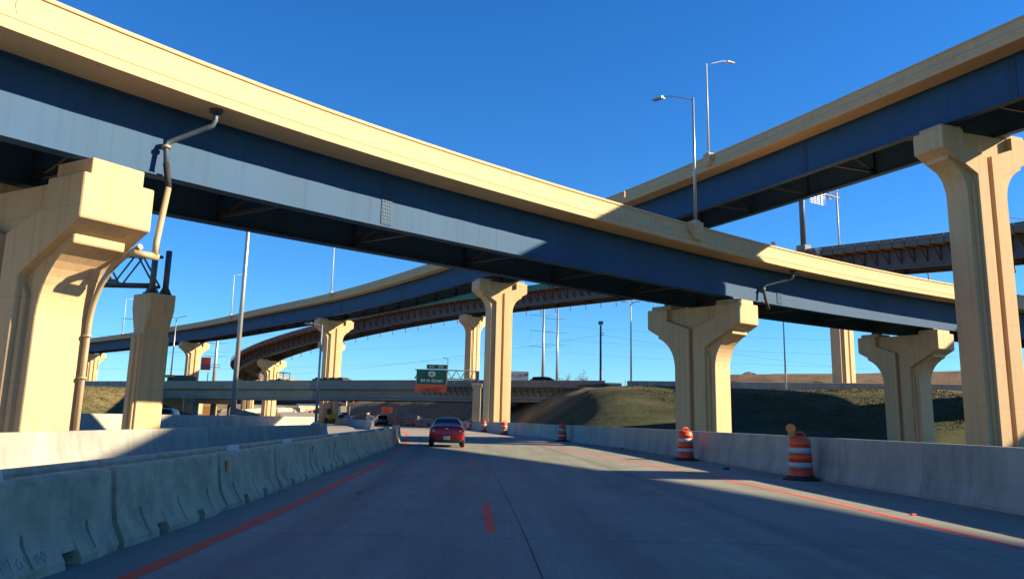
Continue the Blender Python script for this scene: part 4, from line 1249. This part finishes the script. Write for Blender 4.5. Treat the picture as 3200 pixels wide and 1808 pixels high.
for i, (x, y) in enumerate(wd):
    drum("%s orange drum in the cluster left of the red car, under the overpass" % ["leftmost", "second from left", "third from left", "middle", "third from right", "second from right", "rightmost"][i], (x, y, 0), i % 2 == 0, 1.2, "clustered drums under the overpass")
for i, (x, y) in enumerate([(-72.5, 262), (-70.0, 265), (-66.0, 270), (-63.2, 274), (-62.0, 276), (-52, 292)]):
    z = ground_z(x, y) + 0.1
    drum("%s of six tiny orange drums before the far white barrier" % ["leftmost", "second from left", "third from left", "third from right", "second from right", "rightmost"][i], (x, y, z), False, 1.2, "far drums by the white barrier")
# striped barricade boards
for i, (x, y) in enumerate([(-14.0, 149.0), (-11.6, 151.0)]):
    t = thing("barricade", ["white barricade boards between the drum cluster and red car", "dark-legged barricade just left of the red car"][i], "barricade", (x, y, 0), 0.1)
    for k, z in enumerate((0.35, 0.8, 1.25)): MB().box((0, 0, z), (1.9, 0.06, 0.26)).build("board", [WHITER, ORANGER, WHITER][k], t)
    for sx in (-0.8, 0.8): MB().box((sx, 0.05, 0.75), (0.08, 0.08, 1.5)).build("leg", GALVD, t)

# ------------------------------------------------------------------ vehicles (rear at y = 0, front towards +y)
def loft(secs, name, m, parent, sub=2):
    n = len(secs[0][1]); vs = []; fs = []
    for y, pts in secs:
        full = pts + [(-x, z) for x, z in reversed(pts[:-1])]
        for x, z in full: vs.append((x, y, z))
    k = 2 * n - 1
    for j in range(len(secs) - 1):
        for i in range(k - 1):
            fs.append((j * k + i, j * k + i + 1, (j + 1) * k + i + 1, (j + 1) * k + i))
    fs.append(tuple(range(k))[::-1]); e = (len(secs) - 1) * k; fs.append(tuple(range(e, e + k)))
    for j in range(len(secs) - 1): fs.append((j * k, (j + 1) * k, (j + 1) * k + k - 1, j * k + k - 1))
    mb = MB(); mb.add(vs, fs, True)
    o = mb.build(name, m, parent)
    if sub:
        sd = o.modifiers.new("sub", 'SUBSURF'); sd.levels = sub; sd.render_levels = sub
    return o
def wheel(parent, x, y, r=0.33, w=0.22):
    s = 1 if x > 0 else -1
    o = MB().lathe([(0.19, -w / 2), (r - 0.03, -w / 2), (r, -w / 2 + 0.04), (r, w / 2 - 0.04), (r - 0.03, w / 2), (0.19, w / 2)], 24).build("tyre", RUBBER, parent)
    o.location = (x, y, r); o.rotation_euler = (0, math.radians(90), 0)
    h = MB().lathe([(0.0, -0.06 * 1), (0.05, -0.07), (0.195, -0.03), (0.20, 0.08), (0.0, 0.08)], 16).build("rim", CHROME, o)
    h.rotation_euler = (0, math.radians(180 if s > 0 else 0), 0)
    h.location = (0, 0, s * 0.07)
def sedan(label, loc, rz, paint, plate=True, sub=2, suv=False, s=1.0, group=None, name="car", cat="car"):
    t = thing(name, label, cat, loc, rz, group); t.scale = (s, s, s)
    def sec(hw, bot, sh, top, rw):
        return [(0.02, bot), (hw * .80, bot), (hw * .96, bot + .09), (hw, (bot + sh) / 2 + .04), (hw * .985, sh - .06), (hw * .93, sh), (rw, top - .05), (rw * .82, top), (0.0, top + .015)]
    if suv:
        S = [(0.0, (.80, .42, .90, 1.00, .70)), (.06, (.88, .36, 1.0, 1.12, .74)), (.12, (.90, .32, 1.02, 1.20, .74)), (.42, (.91, .30, 1.05, 1.66, .64)), (.7, (.92, .28, 1.06, 1.71, .65)), (2.2, (.92, .28, 1.05, 1.72, .66)), (2.9, (.92, .28, 1.03, 1.66, .64)), (3.55, (.92, .28, 1.02, 1.16, .74)), (4.3, (.89, .30, .98, 1.05, .72)), (4.68, (.78, .42, .74, .80, .6))]
    else:
        S = [(0.0, (.76, .40, .74, .80, .64)), (.05, (.84, .33, .86, .97, .70)), (.13, (.87, .28, .93, 1.045, .72)), (.5, (.885, .26, .965, 1.075, .72)), (.78, (.89, .24, .97, 1.09, .71)), (1.42, (.89, .22, .965, 1.39, .585)), (1.75, (.89, .22, .96, 1.44, .59)), (2.3, (.89, .22, .95, 1.455, .60)), (2.9, (.89, .22, .94, 1.39, .585)), (3.62, (.885, .22, .93, 1.02, .70)), (4.3, (.86, .26, .84, .90, .66)), (4.72, (.72, .40, .62, .66, .5))]
    loft([(y, sec(*a)) for y, a in S], "body", paint, t, sub)
    def lerp(y):
        for (y0, a), (y1, b) in zip(S[:-1], S[1:]):
            if y0 <= y <= y1:
                k = (y - y0) / (y1 - y0); return [p + (q - p) * k for p, q in zip(a, b)]
    # rear glass
    y0, y1 = (.17, .45) if suv else (.80, 1.47)
    rows = 6; vs = []; fs = []
    for j in range(rows + 1):
        f = j / rows; yy = y0 + (y1 - y0) * f; hw, bot, sh, top, rw = lerp(yy)
        zt = top - (.02 if not suv else 0.0)
        w0 = rw * (.93 if f < 0.99 else .9)
        for i in range(9):
            u = -1 + i / 4
            vs.append((u * w0, yy - .012 - 0.01 * (1 - u * u), zt + .010 + .02 * (1 - u * u)))
    for j in range(rows):
        for i in range(8): fs.append((j * 9 + i, j * 9 + i + 1, (j + 1) * 9 + i + 1, (j + 1) * 9 + i))
    mb = MB(); mb.add(vs, fs, True); mb.build("rear_window", GLASS, t)
    # side glass
    for sd in (-1, 1):
        a0, a1 = (.62, 3.2) if suv else (1.12, 3.25)
        vs = []; fs = []; m_ = 10
        for j in range(m_ + 1):
            yy = a0 + (a1 - a0) * j / m_; hw, bot, sh, top, rw = lerp(yy)
            zb, zt = sh + .03, max(sh + .04, top - .10)
            for k in (0, 1):
                z = zb if k == 0 else zt
                f = (z - sh) / max(.01, (top - .05 - sh)); x = hw * .93 + (rw - hw * .93) * min(1, max(0, f))
                vs.append((sd * (x + .012), yy, z))
        for j in range(m_): fs.append((2 * j, 2 * j + 1, 2 * j + 3, 2 * j + 2))
        mb = MB(); mb.add(vs, fs, True); mb.build("side_window", GLASS, t)
        # tail lamp wrapping round the corner
        z0, z1 = (.95, 1.35) if suv else (.72, .94)
        x0, x1 = (.66, .87) if suv else (.54, .84)
        mb = MB(); mb.prism([(sd * x0, z0 + .02), (sd * x1, z0 + .05), (sd * (x1 - .02), z1), (sd * (x0 + .08), z1 - .02)], -.012 if not suv else 0.0, .20)
        o = mb.build("tail_lamp", TAIL, t, bevel=.012)
        MB().box((sd * (x0 + .12), -.016 if not suv else -0.004, z0 + .07), (.12, .012, .05)).build("reverse_lens", WHITER, o)
        hwm = .96
        MB().prism([(sd * .90, 1.0), (sd * 1.06, 1.0), (sd * 1.08, 1.12), (sd * .98, 1.15), (sd * .90, 1.06)], 3.0, 3.12).build("mirror", paint, t, bevel=.02)
        wheel(t, sd * .78, .82 if not suv else .9, .33 if not suv else .36); wheel(t, sd * .78, 3.62, .33 if not suv else .36)
    # bumper line, plate, emblem
    MB().box((0, -.012, .50), (1.30, .03, .03)).build("bumper_trim", paint, t, bevel=.01)
    MB().box((0, .02, .30), (1.35, .08, .12)).build("lower_valance", BLACK, t, bevel=.02)
    if plate:
        pz = .46 if not suv else .75
        po = MB().box((0, -.024, pz), (.32, .012, .16)).build("licence_plate", SIGNW, t)
        text("318-TZL", .085, BANNER_B, po, "plate_lettering", (0, -.034, pz - .01), X90)
        MB().prism([(-.075, -.012), (-.03, -.012), (-.03, -.03), (.03, -.03), (.03, -.012), (.075, -.012), (.085, .012), (.03, .012), (.03, .03), (-.03, .03), (-.03, .012), (-.065, .012)], -.020, 0.0).build("emblem", CHROME, t).location = (0, .045, .90)
        MB().box((0, .80, 1.10), (.34, .02, .02)).build("high_brake_lamp", TAIL, t)
        MB().tube([(-.5, -.03, .25), (-.5, .12, .25)], .035, 10).build("exhaust_pipe", CHROME, t)
    return t
sedan("red sedan seen from behind in the left lane ahead", (-3.0, 43.4, 0), 0.07, REDP)
sedan("dark SUV roof visible over the second left wall", (-29.6, 75.0, 0), 0.15, BLUP, False, 1, True, group="cars in the distance")
sedan("black SUV driving along the overpass right of the white billboard", (3.4, 128.5, DTOP - 0.95), math.radians(-112), BLKP, False, 1, True, group="cars in the distance")
far = [(-32.2, 170, 0.25, BLKP, True, "dark SUV behind the precast row's end under the overpass"), (-30.4, 166, 0.2, SILP, False, "silver car beside the dark SUV under the overpass"),
       (-22.5, 155, 0.3, SILP, False, "silver car nearest the far end of the precast barriers"), (-20.4, 143, 0.25, BLKP, True, "black SUV at the far end of the precast barriers"),
       (-43.2, 232, 0.4, BLKP, True, "small black pickup-sized SUV on the road under the overpass"), (-54.5, 285, 0.6, BLKP, False, "left of the two dark cars before the far sunlit wall"),
       (-52.6, 287, 0.6, BLUP, False, "right of the two dark cars before the far sunlit wall"), (-46.0, 290, 0.5, BLUP, True, "dark blue SUV before the far sunlit wall, right side"),
       (-66.5, 186, 0.5, BLKP, False, "dark car on the far left road under the overpass, left one"), (-63.0, 196, 0.5, BLUP, False, "dark car on the far left road under the overpass, right one"), (-58.0, 148, 0.3, BLKP, True, "black SUV behind the tall thick light pole")]
for x, y, rz, m, suv, lab in far:
    z = max(0.0, ground_z(x, y) + 0.14)
    sedan(lab, (x, y, z), rz, m, False, 1, suv, group="cars in the distance")

# dump truck
t = thing("dump_truck", "pale dump truck seen from behind on the road under the overpass", "truck", (-44.0, 236, ground_z(-44, 236) + 0.14), 0.35)
MB().prism([(-1.25, 1.1), (1.25, 1.1), (1.3, 3.3), (-1.3, 3.3)], 0, 4.6).build("tipper_body", mat("dusty_beige_paint", (0.42, 0.38, 0.28), 0.6, var=0.2), t, bevel=.04)
MB().box((0, 5.6, 2.0), (2.3, 1.6, 2.1)).build("cab", WHTP, t, bevel=.1)
MB().box((0, 3.2, 0.85), (1.2, 6.4, 0.4)).build("chassis", BLACK, t)
for sx in (-1, 1):
    for y in (0.7, 1.9, 5.6): wheel(t, sx * 1.05, y, .5, .5 if y < 3 else .3)
    MB().box((sx * 1.0, -0.02, 1.0), (.3, .05, .16)).build("tail_lamp", TAIL, t)

# construction machines behind the overpass parapet
t = thing("tractor", "dark tractor cab standing on the overpass at the left", "tractor", (-40.2, 152.0, DTOP - 0.95), math.radians(60))
MB().box((0, 0, 1.0), (1.3, 3.6, 0.7)).build("hood", BLACK, t, bevel=.05)
MB().box((0, -0.9, 2.55), (1.7, 1.7, 0.12)).build("cab_roof", BLACK, t)
for sx in (-.8, .8):
    for sy in (-1.65, -.15): MB().box((sx, sy, 1.9), (.08, .08, 1.3)).build("cab_post", BLACK, t)
MB().tube([(0.3, 1.0, 1.3), (0.3, 1.0, 2.5)], .07, 8).build("exhaust_stack", BLACK, t)
for sx in (-1, 1): wheel(t, sx * .95, -1.0, .75, .45); wheel(t, sx * .9, 1.3, .5, .3)
t = thing("flatbed_load", "dark flat machine on the overpass, left of the thin light pole", "machine", (-29.6, 145.0, DTOP - 0.95), math.radians(62))
MB().box((0, 0, 1.15), (2.2, 6.5, 0.5)).build("deck", BLACK, t, bevel=.04)
for k in range(4): MB().box((0, -2.4 + k * 1.6, 1.5), (1.7, .9, .25)).build("crate", BLACK, t)
for sx in (-1, 1):
    for y in (-2.2, 2.2): wheel(t, sx * .9, y, .45, .3)
t = thing("paver", "brown paving machine on the overpass behind the gantry column", "machine", (-61.5, 164.0, DTOP - 0.95), math.radians(62))
MB().prism([(-2.8, .8), (2.2, .8), (2.2, 1.9), (1.4, 2.2), (-1.2, 2.2), (-2.8, 1.6)], -1.1, 1.1).build("hull", mat("dusty_brown_machine", (0.12, 0.085, 0.05), 0.7, var=.2), t, bevel=.05)
MB().box((-3.2, 0, 1.9), (1.0, 1.6, .5)).build("hopper", YELLOW, t, bevel=.04)
MB().bar((1.6, 0, 1.8), (3.6, 0, .9), .16).build("boom", YELLOW, t)
for sx in (-1, 1): wheel(t, sx * .9, -.6, .5, .4)
t = thing("telehandler", "yellow lift machine beside the sunlit lower pier under the overpass", "machine", (-33.0, 163.0, 0), 0.3)
MB().box((0, 0, 1.2), (1.5, 3.0, .9)).build("chassis", YELLOW, t, bevel=.06)
MB().box((-.35, .2, 2.1), (.8, 1.2, 1.2)).build("cab", GLASS, t, bevel=.05)
MB().bar((.4, -1.4, 1.8), (.4, 1.6, 3.9), .3).build("boom", YELLOW, t)
for sx in (-1, 1):
    for y in (-1, 1.1): wheel(t, sx * .75, y, .55, .35)
t = thing("generator", "orange equipment box on the ground under the left overpass", "machine", (-60.5, 176.0, 0.0), 0.2)
MB().box((0, 0, 1.7), (3.4, 2.2, 2.2)).build("housing", mat("orange_machine_paint", (0.58, 0.30, 0.08), .6, var=.1), t, bevel=.08)
MB().tube([(.6, 0, 2.7), (.6, 0, 4.3)], .08, 8).build("stack", GALVD, t)
for sx in (-1, 1): wheel(t, sx * .9, -.4, .4, .25)
t = thing("container", "blue container in the excavation behind the red car", "container", (-30.0, 233.0, ground_z(-30, 233)), 0.3)
MB().box((0, 0, 1.3), (6.0, 2.4, 2.5)).build("box", BLUEBOX, t, bevel=.03)
for k in range(9): MB().box((-2.7 + k * .675, -1.22, 1.3), (.14, .05, 2.3)).build("rib", BLUEBOX, t)

# orange work sign under the overpass and small signs
t = thing("work_sign", "large orange work zone sign on posts under the overpass", "road sign", (-25.5, 184.0, ground_z(-25.5, 184)))
MB().box((0, 0, 2.9), (2.2, .06, 1.25)).build("panel", SIGNO, t)
for k in range(3): MB().box((0, -.035, 2.55 + k * .35), (1.5 - .2 * (k % 2), .012, .12)).build("text_bar", mat("dark_orange_print_%d" % k, (.45, .05, .02), .6), t)
for sx in (-.6, .6): MB().box((sx, .06, 1.3), (.09, .09, 2.6)).build("post", GALVD, t)
t = thing("small_sign", "small white sign right of the orange work zone sign", "road sign", (-22.6, 183.0, 0.3))
MB().box((0, 0, 1.7), (.75, .05, 1.2)).build("panel", WHITER, t); MB().box((0, .06, .8), (.08, .08, 1.6)).build("post", GALVD, t)
t = thing("work_sign", "small orange sign low under the left part of the overpass", "road sign", (-60.8, 158.5, 0))
MB().box((0, 0, 1.0), (1.1, .06, 1.1)).build("panel", SIGNO, t); MB().box((0, .06, .4), (.08, .08, .9)).build("post", GALVD, t)

# ------------------------------------------------------------------ things seen under the overpass
FB, FBP = viaduct("far_bridge", "far low bridge with a sunlit blue girder seen under the overpass",
                  [(-150, 232, 6.6), (-100, 262, 7.1), (-70, 282, 7.4), (-45, 300, 7.7), (-38, 306, 7.8)], 1, 8.5, 2.9, sm=5, conc=CCONC, cf=12)
tw = thing("retaining_wall", "far cream retaining wall in full sun under the overpass", "wall", (-56, 318, 1.0), world_mesh=True)
wbuild(MB().sweep([(0, -.3), (0, 4.6), (.5, 4.6), (.5, -.3)], [(-72, 300, 1.6), (-60, 318, 1.8), (-47, 322, 2.0)], 1), "wall_face", DCONC, tw)
barrier_wall("barrier_wall", "white sunlit barrier curving at the far left under the overpass", spline([(-64, 168, 0.1), (-62, 190, 0.5), (-66, 214, 1.0), (-71, 240, 1.5), (-72, 262, 2.0), (-66, 285, 2.5)], 4), 1.3, -1, joints=14)
barrier_wall("barrier_wall", "pale curved barrier on the right of the far road under the overpass", spline([(-24.5, 160, 0.0), (-29, 185, 0.3), (-33, 205, 0.7), (-36, 222, 1.1), (-36.5, 235, 1.4)], 4), 1.2, -1, joints=12)
barrier_wall("barrier_wall", "dark barrier curving away beyond the precast row", spline([(-14.5, 96, 0), (-19, 118, 0), (-26, 145, 0), (-34, 170, 0.1), (-40, 195, 0.5), (-43, 215, 0.9)], 4), 0.9, 1, joints=8)
# gravel and rubble heaps
def heap(name, label, loc, rx, ry, h, m, seed, cat="heap"):
    rnd = random.Random(seed); vs = []; fs = []; n, k = 28, 8
    for j in range(k + 1):
        f = j / k
        for i in range(n):
            a = 2 * math.pi * i / n
            rr_ = (1 - f) * (1 + .18 * math.sin(3 * a + seed) + .1 * math.sin(7 * a)) + rnd.uniform(-.04, .04)
            vs.append((rx * rr_ * math.cos(a), ry * rr_ * math.sin(a), h * (1 - (1 - f) ** 2) + rnd.uniform(-.08, .08) * h * (1 if 0 < j else 0) - (0.15 if j == 0 else 0)))
    for j in range(k):
        for i in range(n): fs.append((j * n + i, j * n + (i + 1) % n, (j + 1) * n + (i + 1) % n, (j + 1) * n + i))
    mb = MB(); mb.add(vs, fs); o = mb.build(name, m); o.location = loc
    tag(o, label, cat)
heap("gravel_heap", "pale gravel heap behind the drum cluster under the overpass", (-19.5, 160, 0), 5.0, 3.5, 2.4, GRAVEL, 2)
heap("gravel_heap", "sunlit gravel heap under the left half of the overpass", (-60.0, 186, 0.3), 9.0, 5, 2.2, GRAVEL, 5)
heap("dirt_heap", "dark dirt mound behind the far curved road, under the overpass", (-18, 222, 2.5), 11, 8, 5.0, RUBBLE, 3)
heap("dirt_heap", "dark lump of soil on the skyline behind the right piers", (46.5, 168, 10.2), 2.4, 2, 1.3, RUBBLE, 8)
for i, (x, y, w, lab) in enumerate([(44.5, 125.5, 5, "broken soil pile behind the embankment wall, next to the embankment pier"), (50.0, 126.0, 6, "broken soil pile behind the embankment wall, left of the hidden pier"), (63.5, 124.5, 6, "broken soil pile behind the embankment wall, left of the tallest pier")]):
    heap("soil_pile", lab, (x, y, 6.0), w, 1.8, 1.7, RUBBLE, 20 + i)
# a small bush of bare twigs, site trailers and a fence on the skyline
t = thing("bare_bush", "bare brown bush on the skyline behind the cross road", "bush", (14.0, 190.0, 8.0))
rnd = random.Random(4)
trunk = MB(); tw_ = MB()
for i in range(26):
    a = rnd.uniform(0, 6.28); e = rnd.uniform(.5, 1.4); L = rnd.uniform(2.0, 4.2)
    p0 = (rnd.uniform(-2.2, 2.2), rnd.uniform(-.6, .6), 0); p1 = (p0[0] + L * math.cos(e) * math.cos(a), p0[1] + L * math.cos(e) * math.sin(a) * .5, L * math.sin(e))
    trunk.tube([p0, p1], [.07, .03], 5)
    for k in range(7):
        f = rnd.uniform(.4, 1); q = tuple(p0[j] + (p1[j] - p0[j]) * f for j in range(3))
        tw_.tube([q, (q[0] + rnd.uniform(-.8, .8), q[1] + rnd.uniform(-.4, .4), q[2] + rnd.uniform(.1, .9))], .025, 4)
o = trunk.build("stem", TWIG, t); o['kind'] = "stuff"; o = tw_.build("twigs", TWIG, t); o['kind'] = "stuff"
for x, y, w, lab in ((22.3, 190.0, 4.3, "grey site trailer on the skyline, left of the wooden pole"), (10.3, 186.0, 3.6, "low grey shed on the skyline beside the tall power poles")):
    t = thing("site_trailer", lab, "trailer", (x, y, 7.0), 0.1)
    MB().box((0, 0, 1.5 if w > 4 else 1.0), (w, 2.5, 2.6 if w > 4 else 1.5)).build("cabin", mat("grey_trailer_%d" % int(w), (.22, .23, .24), .6), t, bevel=.04)
    MB().box((0, 0, .12), (w * .9, 2.2, .25)).build("skid", BLACK, t)
t = thing("mesh_fence", "pale green mesh fence on the skyline behind the cross road", "fence", (17.0, 188.0, 7.2))
MB().box((0, 0, 1.6), (6.5, .04, .7)).build("mesh", mat("pale_green_mesh", (.30, .42, .36), .8), t)
for k in range(5): MB().box((-3.1 + k * 1.55, 0, 1.0), (.08, .08, 2.1)).build("post", GALVD, t)
# small debris: pipes on the overpass corner, stain-coloured rubber scraps, concrete curb end
t = thing("pipe_bundle", "rusty pipes and boards lying on the overpass corner", "pipes", (11.0, 118.3, DTOP - 1.0))
for k in range(5): MB().tube([(-2 + .3 * k, -.55 - .08 * k, .1 + .1 * (k % 2)), (1.8 + .25 * k, -.75 + .06 * k, .25 + .12 * (k % 3))], .06, 6).build("pipe", RUST, t)
# dark rubber scuff pad on the right barrier foot and scraps on the shoulder
for i, (x, y, sx_, sy_, lab) in enumerate([(6.15, 47.4, .10, .9, "dark scrap of tyre lying at the foot of the right barrier"), (7.0, 28.2, .22, .05, "small dark tyre scrap on the right shoulder beyond the nearest drum")]):
    o = MB().box((0, 0, .03), (max(sx_, .12), sy_, .05)).build("tyre_scrap", RUBBER, bevel=.015); o.location = (x, y, 0.002); o.rotation_euler = (0, 0, .3 * i)
    tag(o, lab, "tyre scrap")
for x, y, lab in ((6.75, 14.8, "small orange scrap on the pavement near the lower right corner"), (-2.75, 16.6, "small orange scrap beside the left orange lane line")):
    o = MB().box((0, 0, .012), (.10, .06, .02)).build("paint_scrap", LINE, bevel=.004); o.location = (x, y, 0.006); o.rotation_euler = (0, 0, .4)
    tag(o, lab, "scrap")
# path across the left embankment
rows = []
for i in range(30):
    f = i / 29; x = -78 + 26 * f; y = 128 - 32 * f * f - 4 * f; w = 2.6 + 3.2 * f
    rows.append((i, [(x - .2, y, ground_z(x - .2, y) + .12), (x + w * .5, y + w * .7, ground_z(x + w * .5, y + w * .7) + .12), (x + w, y + w * 1.4, ground_z(x + w, y + w * 1.4) + .12)]))
strip("path", rows, ROADF, kind="structure")

# ------------------------------------------------------------------ rough grass on the banks
def grass(name, label, fx, n, seed, cols):
    rnd = random.Random(seed); mb = MB(); k = 0
    while k < n:
        p = fx(rnd)
        if p is None: continue
        x, y = p; z = ground_z(x, y)
        for b in range(5):
            a = rnd.uniform(0, 6.28); h = rnd.uniform(0.05, 0.16); w = rnd.uniform(0.03, 0.07); lx, ly = math.cos(a) * h * .5, math.sin(a) * h * .5
            ox, oy = x + rnd.uniform(-.25, .25), y + rnd.uniform(-.25, .25)
            px_, py_ = -math.sin(a) * w, math.cos(a) * w
            mb.add([(ox - px_, oy - py_, z - .05), (ox + px_, oy + py_, z - .05), (ox + lx, oy + ly, z + h)], [(0, 1, 2)])
        k += 1
    o = mb.build(name, cols, recalc=False); tag(o, label, "grass", kind="stuff")
def right_bank(r):
    y = r.uniform(78, 112); x = interp(XR, y) + 17 + r.uniform(0, 34)
    return (x, y) if y < yD(min(118, x)) - 2 else None
def left_bank(r):
    x = r.uniform(-80, -57); y = r.uniform(100, 165)
    return (x, y) if y < yD(x) - 2 else None
DRYGRASS = mat("dry_olive_grass", (0.10, 0.088, 0.035), 0.9, var=0.4, scale=0.4)
grass("grass", "rough dull grass covering the embankment right of the road", right_bank, 6000, 1, DRYGRASS)
grass("grass", "sunlit rough grass on the bank at the far left", left_bank, 3500, 2, DRYGRASS)
